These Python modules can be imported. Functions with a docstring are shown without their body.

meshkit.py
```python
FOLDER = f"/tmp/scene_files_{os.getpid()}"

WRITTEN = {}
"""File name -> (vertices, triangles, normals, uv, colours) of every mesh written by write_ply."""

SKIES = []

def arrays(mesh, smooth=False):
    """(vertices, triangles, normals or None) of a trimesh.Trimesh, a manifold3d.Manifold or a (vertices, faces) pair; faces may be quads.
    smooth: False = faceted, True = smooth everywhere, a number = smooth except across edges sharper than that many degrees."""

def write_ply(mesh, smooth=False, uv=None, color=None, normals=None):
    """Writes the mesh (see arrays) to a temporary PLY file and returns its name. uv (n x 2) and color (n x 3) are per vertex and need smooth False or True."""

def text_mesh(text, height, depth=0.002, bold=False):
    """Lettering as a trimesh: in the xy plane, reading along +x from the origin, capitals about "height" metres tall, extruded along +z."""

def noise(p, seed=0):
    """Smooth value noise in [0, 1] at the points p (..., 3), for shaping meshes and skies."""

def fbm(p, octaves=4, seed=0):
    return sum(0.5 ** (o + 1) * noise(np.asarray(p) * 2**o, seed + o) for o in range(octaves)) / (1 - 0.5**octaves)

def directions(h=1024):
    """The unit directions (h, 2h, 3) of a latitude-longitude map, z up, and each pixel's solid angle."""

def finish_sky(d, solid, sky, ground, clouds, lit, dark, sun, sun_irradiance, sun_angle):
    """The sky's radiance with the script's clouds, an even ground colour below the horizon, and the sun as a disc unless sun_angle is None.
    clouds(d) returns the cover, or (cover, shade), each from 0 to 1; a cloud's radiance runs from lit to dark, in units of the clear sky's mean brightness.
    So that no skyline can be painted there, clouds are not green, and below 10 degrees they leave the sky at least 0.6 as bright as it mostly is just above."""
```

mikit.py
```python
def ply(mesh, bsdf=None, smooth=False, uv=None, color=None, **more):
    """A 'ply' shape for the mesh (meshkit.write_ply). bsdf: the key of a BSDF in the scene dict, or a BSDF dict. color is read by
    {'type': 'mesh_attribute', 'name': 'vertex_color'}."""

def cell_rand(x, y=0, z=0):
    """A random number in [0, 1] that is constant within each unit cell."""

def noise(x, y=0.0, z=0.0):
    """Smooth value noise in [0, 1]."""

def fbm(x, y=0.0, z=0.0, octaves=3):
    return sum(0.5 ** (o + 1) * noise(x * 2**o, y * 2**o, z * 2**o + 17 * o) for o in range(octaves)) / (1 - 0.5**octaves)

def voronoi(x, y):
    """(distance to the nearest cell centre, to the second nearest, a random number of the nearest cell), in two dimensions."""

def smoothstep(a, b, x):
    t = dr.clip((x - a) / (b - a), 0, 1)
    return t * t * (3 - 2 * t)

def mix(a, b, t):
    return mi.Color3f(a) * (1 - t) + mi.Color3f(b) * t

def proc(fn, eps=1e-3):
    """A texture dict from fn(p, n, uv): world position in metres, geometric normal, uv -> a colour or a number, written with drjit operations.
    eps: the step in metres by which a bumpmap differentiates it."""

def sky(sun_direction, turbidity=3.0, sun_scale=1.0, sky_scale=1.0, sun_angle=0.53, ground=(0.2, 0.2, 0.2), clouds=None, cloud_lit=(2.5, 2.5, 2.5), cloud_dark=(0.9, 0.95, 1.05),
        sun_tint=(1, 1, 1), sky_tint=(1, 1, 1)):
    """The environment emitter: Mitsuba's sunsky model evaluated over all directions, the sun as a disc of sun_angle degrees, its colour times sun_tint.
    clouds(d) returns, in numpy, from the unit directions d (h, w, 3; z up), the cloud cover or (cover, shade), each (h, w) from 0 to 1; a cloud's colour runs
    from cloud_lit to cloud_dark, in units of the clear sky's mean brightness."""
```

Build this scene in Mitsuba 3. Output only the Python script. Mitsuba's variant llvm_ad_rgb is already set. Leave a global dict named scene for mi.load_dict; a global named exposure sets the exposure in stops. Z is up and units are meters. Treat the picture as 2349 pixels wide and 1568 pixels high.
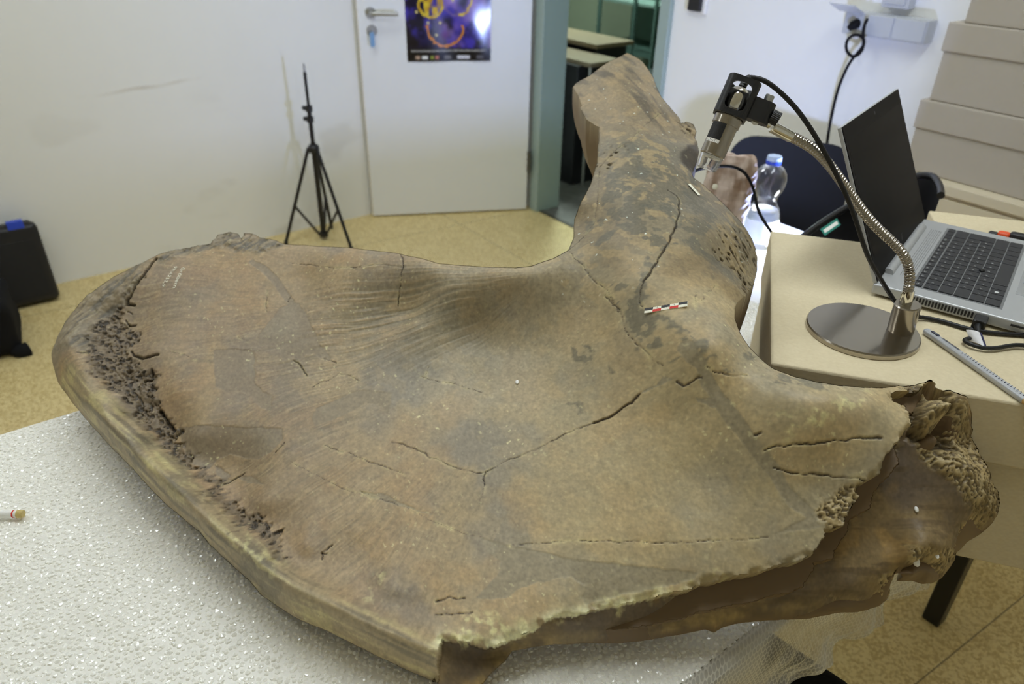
import math, random
import numpy as np, trimesh, shapely, manifold3d as m3
from shapely.geometry import Polygon, LineString
from scipy.interpolate import RBFInterpolator
from scipy.spatial import cKDTree
import drjit as dr
import mitsuba as mi
import meshkit, mikit
from mikit import proc, noise, fbm, voronoi, smoothstep, mix

random.seed(4)
rng = np.random.default_rng(4)
T = mi.ScalarTransform4f
scene, labels = {'type': 'scene'}, {}

# ---------------------------------------------------------------- camera, lights, exposure
CAM = np.eye(4)
CAM[:3, :3] = [[-0.595305, -0.419785, -0.685122], [-0.803267, 0.290387, 0.520036], [-0.019353, 0.859916, -0.510069]]
CAM[:3, 3] = [0, 0, 1.53]
scene['camera'] = {'type': 'thinlens', 'to_world': T(CAM.tolist()), 'fov': math.degrees(2 * math.atan(2349 / 2 / 1700)), 'fov_axis': 'x',
                   'aperture_radius': 0.0024, 'focus_distance': 0.93, 'near_clip': 0.05, 'far_clip': 100.0}
exposure = 0.18
TUBE = [12.6, 13.6, 14.0]            # the warm fluorescent tubes of the ceiling lamps
CORRIDOR = [80.0, 98.0, 90.0]
LED = [560.0, 700.0, 1300.0]         # the small blue-white LED work lamp standing on the table
CEILING_LAMPS = [(-0.40, 1.00, 1.5, 0.27), (-1.9, -0.30, 1.5, 0.20), (-2.7, 1.00, 1.2, 0.20)]   # centre x, y, length along y, width
LED_AT, LED_AIM = (-0.93, 1.70, 0.795), (-0.82, -0.20, 0.15)
BONE_ORIGIN = [-0.719,0.48984,0.93]
BONE_AXES = [[0.603992,0.79699,0.0],[-0.652853,0.49476,0.573581],[0.457139,-0.346439,0.819149]]
OUTLINE = [[-0.5021,0.334],[-0.4963,0.3555],[-0.4759,0.3615],[-0.4572,0.3568],[-0.446,0.3408],[-0.4461,0.3566],[-0.4294,0.3542],[-0.4097,0.3402],[-0.381,0.3292],[-0.3554,0.3148],[-0.3169,0.307],[-0.2255,0.2767],[-0.1436,0.2427],[-0.0687,0.2016],[-0.0008,0.1854],[0.0457,0.1771],[0.0709,0.1768],[0.103,0.188],[0.1241,0.2067],[0.1336,0.235],[0.1364,0.2781],[0.145,0.2983],[0.1618,0.3379],[0.1749,0.3901],[0.1891,0.5149],[0.1684,0.545],[0.1598,0.5949],[0.1643,0.6028],[0.1526,0.6873],[0.1596,0.703],[0.1864,0.7266],[0.2155,0.7684],[0.2514,0.8091],[0.2735,0.8312],[0.2911,0.8142],[0.3025,0.7945],[0.3117,0.7478],[0.3127,0.6812],[0.314,0.6272],[0.3266,0.5918],[0.337,0.5483],[0.3368,0.536],[0.3478,0.5467],[0.362,0.5451],[0.3649,0.5229],[0.3562,0.4996],[0.358,0.4846],[0.3527,0.4467],[0.3417,0.4091],[0.3271,0.3721],[0.3273,0.3605],[0.3501,0.369],[0.3746,0.3464],[0.3941,0.3321],[0.4186,0.316],[0.4369,0.297],[0.4453,0.2696],[0.44,0.2415],[0.4062,0.179],[0.3637,0.114],[0.3367,0.0821],[0.3277,0.0672],[0.3208,0.0439],[0.325,0.0217],[0.3311,0.0022],[0.3404,-0.0146],[0.3506,-0.0314],[0.369,-0.0474],[0.39,-0.0561],[0.4146,-0.0597],[0.4422,-0.0587],[0.4732,-0.0542],[0.5054,-0.0464],[0.5367,-0.0396],[0.541,-0.0424],[0.5533,-0.0422],[0.569,-0.0443],[0.5764,-0.0536],[0.6075,-0.0516],[0.6138,-0.0585],[0.6141,-0.0733],[0.6198,-0.0766],[0.6171,-0.0842],[0.6267,-0.0988],[0.6271,-0.1164],[0.632,-0.1356],[0.6499,-0.147],[0.6518,-0.1591],[0.649,-0.1736],[0.6364,-0.1856],[0.6222,-0.1942],[0.6166,-0.2021],[0.6108,-0.2063],[0.6033,-0.2105],[0.6083,-0.2212],[0.5873,-0.2367],[0.5648,-0.2459],[0.5517,-0.2471],[0.5402,-0.2435],[0.5121,-0.2433],[0.504,-0.2401],[0.5031,-0.2461],[0.5139,-0.2639],[0.501,-0.2719],[0.4742,-0.2798],[0.4467,-0.282],[0.4293,-0.2851],[0.4116,-0.289],[0.3614,-0.2922],[0.3212,-0.2966],[0.3032,-0.3016],[0.2941,-0.3076],[0.2822,-0.3044],[0.2559,-0.3098],[0.216,-0.3171],[0.1771,-0.3227],[0.1259,-0.3286],[0.0747,-0.3355],[0.0529,-0.3401],[0.0448,-0.3507],[0.0303,-0.3632],[0.019,-0.375],[0.0096,-0.3849],[-0.012,-0.3879],[-0.0307,-0.3752],[-0.0694,-0.3614],[-0.1099,-0.346],[-0.1659,-0.3224],[-0.2096,-0.3071],[-0.2436,-0.2909],[-0.2667,-0.2784],[-0.2839,-0.2611],[-0.3135,-0.2414],[-0.3493,-0.2162],[-0.3618,-0.202],[-0.3947,-0.1825],[-0.4393,-0.1534],[-0.4651,-0.1338],[-0.508,-0.0989],[-0.5705,-0.0553],[-0.6327,-0.0075],[-0.6827,0.0356],[-0.7135,0.0671],[-0.7281,0.0973],[-0.7329,0.1154],[-0.7275,0.1268],[-0.7148,0.1409],[-0.7088,0.1581],[-0.7025,0.1736],[-0.6956,0.1901],[-0.6907,0.2059],[-0.6724,0.2276],[-0.65,0.2531],[-0.6308,0.267],[-0.6064,0.2857],[-0.5831,0.3048],[-0.5575,0.3173],[-0.53,0.3245]]
BLADE = [[-0.0307,-0.3752],[-0.0694,-0.3614],[-0.1099,-0.346],[-0.1659,-0.3224],[-0.2096,-0.3071],[-0.2436,-0.2909],[-0.2667,-0.2784],[-0.2839,-0.2611],[-0.3135,-0.2414],[-0.3493,-0.2162],[-0.3618,-0.202],[-0.3947,-0.1825],[-0.4393,-0.1534],[-0.4651,-0.1338],[-0.508,-0.0989],[-0.5705,-0.0553],[-0.6327,-0.0075],[-0.6827,0.0356],[-0.7135,0.0671],[-0.7281,0.0973],[-0.7329,0.1154],[-0.7275,0.1268],[-0.7148,0.1409],[-0.7088,0.1581],[-0.7025,0.1736],[-0.6956,0.1901],[-0.6907,0.2059],[-0.6724,0.2276],[-0.65,0.2531],[-0.6308,0.267],[-0.6064,0.2857],[-0.5831,0.3048],[-0.5575,0.3173],[-0.53,0.3245],[-0.5021,0.334],[-0.4963,0.3555],[-0.4759,0.3615],[-0.4572,0.3568],[-0.446,0.3408],[-0.4461,0.3566],[-0.4294,0.3542],[-0.4097,0.3402],[-0.381,0.3292],[-0.3554,0.3148],[-0.3169,0.307],[-0.2255,0.2767],[-0.1436,0.2427],[-0.0687,0.2016],[-0.0008,0.1854],[0.0457,0.1771],[0.0709,0.1768],[0.103,0.188],[0.1241,0.2067],[0.1336,0.235],[0.1364,0.2781],[0.145,0.2983],[0.1618,0.3379],[0.1749,0.3901],[0.1891,0.5149],[0.1684,0.545],[0.1598,0.5949],[0.1643,0.6028],[0.1526,0.6873],[0.1596,0.703],[0.1864,0.7266],[0.2155,0.7684],[0.2514,0.8091],[0.2735,0.8312],[0.2911,0.8142],[0.3025,0.7945],[0.3117,0.7478],[0.3127,0.6812],[0.314,0.6272],[0.3266,0.5918],[0.337,0.5483],[0.3368,0.536],[0.3478,0.5467],[0.362,0.5451],[0.3649,0.5229],[0.3562,0.4996],[0.358,0.4846],[0.3527,0.4467],[0.3417,0.4091],[0.3271,0.3721],[0.3273,0.3605],[0.3501,0.369],[0.3746,0.3464],[0.3941,0.3321],[0.4186,0.316],[0.4369,0.297],[0.4453,0.2696],[0.44,0.2415],[0.4062,0.179],[0.3637,0.114],[0.3367,0.0821],[0.3277,0.0672],[0.3208,0.0439],[0.325,0.0217],[0.3311,0.0022],[0.3404,-0.0146],[0.3506,-0.0314],[0.369,-0.0474],[0.39,-0.0561],[0.4146,-0.0597],[0.4422,-0.0587],[0.4732,-0.0542],[0.5054,-0.0464],[0.5367,-0.0396],[0.5224,-0.0542],[0.4931,-0.0614],[0.4773,-0.0642],[0.4799,-0.0742],[0.4884,-0.0895],[0.488,-0.1058],[0.4733,-0.1206],[0.4635,-0.1297],[0.4558,-0.1407],[0.4502,-0.1558],[0.4336,-0.1663],[0.4269,-0.1838],[0.4139,-0.1993],[0.4121,-0.2106],[0.4032,-0.2127],[0.3922,-0.2148],[0.3897,-0.2215],[0.3797,-0.2383],[0.3637,-0.2463],[0.3362,-0.2539],[0.2919,-0.2631],[0.2656,-0.2669],[0.2575,-0.2719],[0.2157,-0.282],[0.1734,-0.2932],[0.1446,-0.2976],[0.1185,-0.3057],[0.1015,-0.3065],[0.0869,-0.3122],[0.0696,-0.3247],[0.0523,-0.3282],[0.0357,-0.3353],[0.0187,-0.3392],[0.0043,-0.3343],[-0.0098,-0.3347],[-0.0212,-0.3337],[-0.0261,-0.3324]]
LIP = [[-0.0261,-0.3324],[-0.0212,-0.3337],[-0.0098,-0.3347],[0.0043,-0.3343],[0.0187,-0.3392],[0.0357,-0.3353],[0.0523,-0.3282],[0.0696,-0.3247],[0.0869,-0.3122],[0.1015,-0.3065],[0.1185,-0.3057],[0.1446,-0.2976],[0.1734,-0.2932],[0.2157,-0.282],[0.2575,-0.2719],[0.2656,-0.2669],[0.2919,-0.2631],[0.3362,-0.2539],[0.3637,-0.2463],[0.3797,-0.2383],[0.3897,-0.2215],[0.3922,-0.2148],[0.4032,-0.2127],[0.4121,-0.2106],[0.4139,-0.1993],[0.4269,-0.1838],[0.4336,-0.1663],[0.4502,-0.1558],[0.4558,-0.1407],[0.4635,-0.1297],[0.4733,-0.1206],[0.488,-0.1058],[0.4884,-0.0895],[0.4799,-0.0742],[0.4773,-0.0642],[0.4931,-0.0614],[0.5224,-0.0542]]
TOP_PTS = [[-0.5492,0.2884,-0.1373],[-0.6132,0.2449,-0.1324],[-0.6554,0.2053,-0.1315],[-0.6729,0.1462,-0.117],[-0.6185,0.1036,-0.1153],[-0.573,0.0351,-0.0917],[-0.5203,-0.0284,-0.068],[-0.4698,-0.0731,-0.0489],[-0.6343,0.1784,-0.1396],[-0.5204,0.0915,-0.0824],[-0.5585,0.1877,-0.1216],[-0.528,0.227,-0.1162],[-0.4584,0.01,-0.0559],[-0.4046,-0.0622,-0.037],[-0.4505,0.0916,-0.0788],[-0.4512,0.2247,-0.1085],[-0.4333,0.2967,-0.1284],[-0.3587,0.0101,-0.0498],[-0.3061,-0.0646,-0.0219],[-0.2783,-0.1649,0.0178],[-0.2045,-0.2247,0.0536],[-0.3176,0.1297,-0.0725],[-0.3012,0.2279,-0.0924],[-0.2345,0.0493,-0.0528],[-0.2105,-0.0666,-0.0083],[-0.1619,-0.165,0.0301],[-0.1794,0.1613,-0.0519],[-0.1085,0.1523,-0.0383],[-0.1046,0.1169,-0.0269],[-0.1331,0.0457,-0.0381],[-0.0874,-0.0678,0.0047],[-0.0725,-0.1953,0.0538],[-0.0876,-0.2772,0.0903],[-0.0101,-0.3003,0.1029],[-0.0219,-0.1358,0.0402],[0.0,0.0,0.0],[-0.0049,0.1124,-0.0201],[-0.0373,0.1516,0.0232],[0.0466,0.1387,0.0311],[0.092,0.0623,0.0174],[0.0908,-0.0454,0.044],[0.0625,-0.139,0.0607],[0.0631,-0.2237,0.0834],[0.0538,-0.2996,0.1096],[0.1126,-0.275,0.1096],[0.1417,-0.1459,0.0961],[0.171,-0.062,0.0983],[0.1498,0.1057,0.0725],[0.1504,0.1578,0.0787],[0.1728,-0.003,0.0997],[0.1979,0.044,0.134],[0.2345,0.046,0.1753],[0.219,-0.0222,0.1498],[0.2411,-0.0789,0.1529],[0.2162,-0.1267,0.1314],[0.188,-0.2027,0.1236],[0.209,-0.2609,0.1278],[0.2571,-0.2288,0.1419],[0.2857,-0.1565,0.1523],[0.3042,-0.2287,0.1479],[0.3505,-0.2065,0.1629],[0.3723,-0.2293,0.1605],[0.284,-0.0648,0.1918],[0.2591,-0.0175,0.2076],[0.2928,0.0299,0.1927],[0.3126,0.009,0.189],[0.3244,-0.0354,0.2018],[0.3256,-0.0954,0.2072],[0.3469,-0.0751,0.2235],[0.3898,-0.0874,0.2321],[0.4423,-0.0828,0.2228],[0.3716,-0.1412,0.1965],[0.4165,-0.12,0.2122],[0.4535,-0.1112,0.2182],[0.398,-0.1748,0.1774],[0.3956,-0.2026,0.1724],[0.477,-0.0828,0.2105],[0.5101,-0.0529,0.1957],[0.1996,0.1037,0.141],[0.1795,0.1885,0.1],[0.141,0.2136,0.058],[0.234,0.1709,0.1306],[0.2881,0.139,0.1407],[0.3462,0.1544,0.0933],[0.3061,0.0774,0.1595],[0.3416,0.1098,0.1246],[0.3284,0.2074,0.0989],[0.2824,0.2864,0.0803],[0.2149,0.2741,0.095],[0.1753,0.298,0.0599],[0.3311,0.2766,0.0627],[0.3834,0.2521,0.031],[0.4137,0.223,-0.0097],[0.2083,0.3889,0.039],[0.2595,0.3689,0.0554],[0.3076,0.3908,0.0291],[0.2034,0.4791,-0.0059],[0.2599,0.4704,0.0064],[0.3141,0.4665,-0.0092],[0.3554,0.5149,-0.0432],[0.3404,0.444,-0.0033],[0.2287,0.5951,-0.048],[0.2733,0.5766,-0.0375],[0.1789,0.6433,-0.0903],[0.208,0.7071,-0.1106],[0.2666,0.773,-0.1408],[0.2944,0.715,-0.1161],[-0.6728,0.105,-0.104],[-0.6577,0.0874,-0.0981],[-0.6429,0.0699,-0.0918],[-0.6289,0.0521,-0.0853],[-0.6153,0.0345,-0.0788],[-0.6013,0.0175,-0.0719],[-0.5862,0.0015,-0.0644],[-0.5703,-0.0139,-0.0568],[-0.5541,-0.0284,-0.0494],[-0.5379,-0.0421,-0.0422],[-0.522,-0.0547,-0.0353],[-0.5061,-0.0662,-0.029],[-0.4899,-0.0767,-0.0231],[-0.474,-0.0871,-0.0172],[-0.4586,-0.0978,-0.0111],[-0.4437,-0.1088,-0.0049],[-0.4292,-0.1198,0.0014],[-0.4149,-0.1307,0.0077],[-0.4009,-0.1414,0.0139],[-0.3872,-0.152,0.02],[-0.3737,-0.1624,0.0261],[-0.3605,-0.1726,0.0321],[-0.3474,-0.1823,0.0379],[-0.3344,-0.1911,0.0432],[-0.3213,-0.1991,0.048],[-0.3082,-0.2067,0.0526],[-0.2956,-0.2146,0.0574],[-0.2834,-0.2232,0.0626],[-0.2717,-0.2321,0.0679],[-0.2602,-0.2407,0.073],[-0.2486,-0.2485,0.0777],[-0.237,-0.2553,0.0818],[-0.2252,-0.2615,0.0857],[-0.2134,-0.2672,0.0893],[-0.2016,-0.2728,0.0927],[-0.1901,-0.2782,0.0961],[-0.1787,-0.2836,0.0994],[-0.1675,-0.289,0.1027],[-0.1565,-0.2943,0.106],[-0.1455,-0.2993,0.109],[-0.1346,-0.3041,0.1119],[-0.1238,-0.3087,0.1144],[-0.1131,-0.313,0.1168],[-0.1024,-0.3171,0.119],[-0.0918,-0.321,0.1209],[-0.0813,-0.3248,0.1227],[-0.0709,-0.3286,0.1242],[-0.0606,-0.3322,0.1254],[-0.0504,-0.3357,0.1263],[-0.0402,-0.3391,0.127],[-0.03,-0.3424,0.1274],[-0.458,-0.0817,-0.0404],[-0.4423,-0.0931,-0.0339],[-0.427,-0.1043,-0.0275],[-0.4119,-0.1152,-0.0212],[-0.3971,-0.1258,-0.0151],[-0.3826,-0.1361,-0.0092],[-0.3683,-0.1463,-0.0033],[-0.3542,-0.1568,0.0032],[-0.3405,-0.1677,0.0102],[-0.3271,-0.1785,0.0172],[-0.3138,-0.1886,0.0237],[-0.3007,-0.1975,0.0295],[-0.2873,-0.2051,0.0343],[-0.2739,-0.2122,0.0389],[-0.2608,-0.2197,0.044],[-0.2483,-0.2283,0.05],[-0.2361,-0.2373,0.0563],[-0.2242,-0.2462,0.0625],[-0.2124,-0.2542,0.0681],[-0.2006,-0.2608,0.0727],[-0.1887,-0.2665,0.0768],[-0.1766,-0.2717,0.0804],[-0.1645,-0.2766,0.0838],[-0.1526,-0.2813,0.0871],[-0.1408,-0.2861,0.0905],[-0.1293,-0.2911,0.0939],[-0.118,-0.296,0.0969],[-0.1069,-0.3009,0.0998],[-0.0959,-0.3056,0.1024],[-0.085,-0.3102,0.105],[-0.0742,-0.3146,0.1076],[-0.0634,-0.3189,0.1101],[-0.0527,-0.3231,0.1125],[-0.0421,-0.3272,0.1149],[-0.0316,-0.3311,0.1171],[-0.4652,0.3328,-0.1476],[-0.4443,0.3253,-0.1411],[-0.4237,0.3182,-0.1347],[-0.4035,0.3118,-0.1285],[-0.3836,0.306,-0.1227],[-0.364,0.3006,-0.117],[-0.3446,0.2954,-0.1112],[-0.3252,0.2902,-0.1051],[-0.306,0.2849,-0.0986],[-0.2865,0.2791,-0.0905],[-0.2669,0.2728,-0.0813],[-0.2475,0.2662,-0.0716],[-0.2285,0.2595,-0.062],[-0.2099,0.2527,-0.0532],[-0.1916,0.2452,-0.044],[-0.1735,0.2372,-0.0347],[-0.1558,0.2289,-0.0254],[-0.1385,0.2208,-0.0167],[-0.1215,0.2122,-0.0079],[-0.1049,0.2028,0.0012],[-0.0886,0.1938,0.0099],[-0.0728,0.1863,0.0174],[-0.0573,0.181,0.0232],[-0.042,0.1766,0.0283],[-0.0268,0.1729,0.0327],[-0.0119,0.1696,0.0369],[0.003,0.1669,0.0409],[0.0176,0.1644,0.0447],[0.0322,0.162,0.0487],[0.0467,0.1598,0.0531],[0.0611,0.1584,0.0576],[0.0752,0.1582,0.0621],[0.0886,0.1588,0.0668],[0.1015,0.1638,0.0696],[0.1141,0.1719,0.0713],[-0.7326,0.1152,-0.1661],[-0.7291,0.0988,-0.1712],[-0.7224,0.0828,-0.1743],[-0.7134,0.0671,-0.1752],[-0.7014,0.0525,-0.1753],[-0.6854,0.038,-0.1725],[-0.6673,0.0222,-0.1649],[-0.6492,0.0069,-0.1572],[-0.6309,-0.008,-0.1493],[-0.6127,-0.0226,-0.141],[-0.5944,-0.0369,-0.1322],[-0.576,-0.0511,-0.1229],[-0.5578,-0.0651,-0.1131],[-0.54,-0.0787,-0.1036],[-0.5225,-0.0918,-0.0944],[-0.5055,-0.1045,-0.0855],[-0.4888,-0.1168,-0.0769],[-0.4725,-0.1286,-0.0687],[-0.4566,-0.1398,-0.0609],[-0.4413,-0.1504,-0.0544],[-0.4266,-0.1604,-0.0488],[-0.4122,-0.1702,-0.0436],[-0.3982,-0.18,-0.0384],[-0.3845,-0.19,-0.0331],[-0.3714,-0.1999,-0.0281],[-0.3584,-0.2097,-0.0231],[-0.3453,-0.2191,-0.0179],[-0.3323,-0.2283,-0.0126],[-0.3194,-0.2372,-0.0073],[-0.3067,-0.2459,-0.0021],[-0.2941,-0.2543,0.003],[-0.2818,-0.2625,0.0079],[-0.2695,-0.2707,0.0127],[-0.2574,-0.2789,0.0177],[-0.2455,-0.2868,0.0224],[-0.2337,-0.2942,0.0269],[-0.222,-0.301,0.0309],[-0.2104,-0.3068,0.0342],[-0.1986,-0.3115,0.0368],[-0.1865,-0.3155,0.039],[-0.1744,-0.3194,0.0411],[-0.1626,-0.3237,0.0433],[-0.1511,-0.3284,0.0457],[-0.1398,-0.3332,0.0482],[-0.1286,-0.3381,0.0506],[-0.1175,-0.3429,0.0528],[-0.1064,-0.3474,0.0549],[-0.0954,-0.3517,0.0566],[-0.0845,-0.3558,0.0582],[-0.0737,-0.3599,0.0596],[-0.0629,-0.3639,0.0611],[-0.0521,-0.3677,0.0624],[-0.0414,-0.3715,0.0637],[-0.0307,-0.3752,0.0649],[-0.7401,0.1198,-0.1772],[-0.7277,0.1269,-0.1595],[-0.7148,0.1409,-0.1436],[-0.7088,0.1581,-0.1402],[-0.7025,0.1736,-0.1399],[-0.6956,0.1901,-0.1411],[-0.6907,0.2059,-0.1423],[-0.6724,0.2276,-0.1425],[-0.6612,0.2403,-0.1433],[-0.65,0.2531,-0.144],[-0.6308,0.267,-0.1447],[-0.6064,0.2857,-0.1471],[-0.5831,0.3048,-0.1512],[-0.5575,0.3173,-0.1544],[-0.53,0.3245,-0.1561],[-0.5021,0.334,-0.1584],[-0.4963,0.3554,-0.1643],[-0.4759,0.3615,-0.1642],[-0.4572,0.3568,-0.1604],[-0.446,0.3409,-0.1539],[-0.4461,0.3565,-0.1581],[-0.4294,0.3542,-0.1538],[-0.4097,0.3402,-0.1455],[-0.381,0.3292,-0.1355],[-0.3554,0.3148,-0.1258],[-0.3169,0.307,-0.113],[-0.294,0.3004,-0.1038],[-0.2709,0.2928,-0.093],[-0.248,0.2847,-0.0813],[-0.2255,0.2767,-0.0698],[-0.2045,0.2684,-0.0593],[-0.1839,0.26,-0.0483],[-0.1635,0.2513,-0.0369],[-0.1436,0.2427,-0.0256],[-0.1241,0.2317,-0.0147],[-0.105,0.2206,-0.0036],[-0.0865,0.2102,0.0065],[-0.0687,0.2016,0.0138],[-0.0514,0.1974,0.0195],[-0.0344,0.1936,0.0246],[-0.0175,0.1895,0.03],[-0.0008,0.1854,0.0356],[0.0149,0.1824,0.0406],[0.0303,0.1797,0.0451],[0.0457,0.1771,0.0493],[0.0709,0.1768,0.056],[0.0869,0.1814,0.0594],[0.103,0.188,0.0595],[0.1241,0.2067,0.0514],[0.1336,0.235,0.0428],[0.1365,0.2782,0.0247],[0.145,0.2983,0.0379],[0.1533,0.3179,0.0363],[0.1618,0.3379,0.0346],[0.1681,0.3627,0.0297],[0.1749,0.3901,0.022],[0.1786,0.4247,0.0084],[0.1828,0.4633,-0.0087],[0.1891,0.5149,-0.0396],[0.1684,0.545,-0.0558],[0.1598,0.5949,-0.0805],[0.1643,0.6028,-0.0834],[0.1526,0.6873,-0.1276],[0.1596,0.703,-0.1322],[0.1864,0.7267,-0.136],[0.2155,0.7684,-0.1506],[0.2514,0.8092,-0.1678],[0.2735,0.8312,-0.1757],[0.2911,0.8143,-0.1705],[0.3025,0.7945,-0.1637],[0.3117,0.7479,-0.1446],[0.3127,0.6813,-0.1105],[0.314,0.6272,-0.0824],[0.3266,0.5918,-0.0717],[0.337,0.5483,-0.053],[0.3368,0.5362,-0.0492],[0.3478,0.5467,-0.0565],[0.362,0.545,-0.061],[0.365,0.5231,-0.0548],[0.3562,0.4996,-0.0421],[0.3579,0.4845,-0.0353],[0.3527,0.4467,-0.0141],[0.3417,0.4091,0.0035],[0.3271,0.3721,0.0229],[0.3273,0.3605,0.0271],[0.3501,0.3691,-0.0009],[0.3622,0.3573,-0.0037],[0.3746,0.3464,-0.0078],[0.3941,0.3321,-0.0169],[0.4186,0.316,-0.0337],[0.4369,0.297,-0.0492],[0.4452,0.2696,-0.0586],[0.44,0.2416,-0.0544],[0.4062,0.179,0.0138],[0.3637,0.114,0.0928],[0.3367,0.0821,0.1337],[0.3276,0.0672,0.1501],[0.3208,0.0439,0.1657],[0.325,0.0218,0.1672],[0.3311,0.0022,0.1734],[0.3404,-0.0146,0.1797],[0.3506,-0.0314,0.1896],[0.3598,-0.0396,0.1968],[0.369,-0.0474,0.2034],[0.3793,-0.052,0.2076],[0.39,-0.0561,0.2105],[0.4019,-0.0582,0.2113],[0.4146,-0.0597,0.2103],[0.4282,-0.0593,0.2075],[0.4423,-0.0587,0.2039],[0.4574,-0.0566,0.1987],[0.4732,-0.0542,0.1926],[0.4896,-0.05,0.1863],[0.5056,-0.0463,0.1811],[0.5224,-0.042,0.1753],[0.5367,-0.0396,0.1742]]
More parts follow.
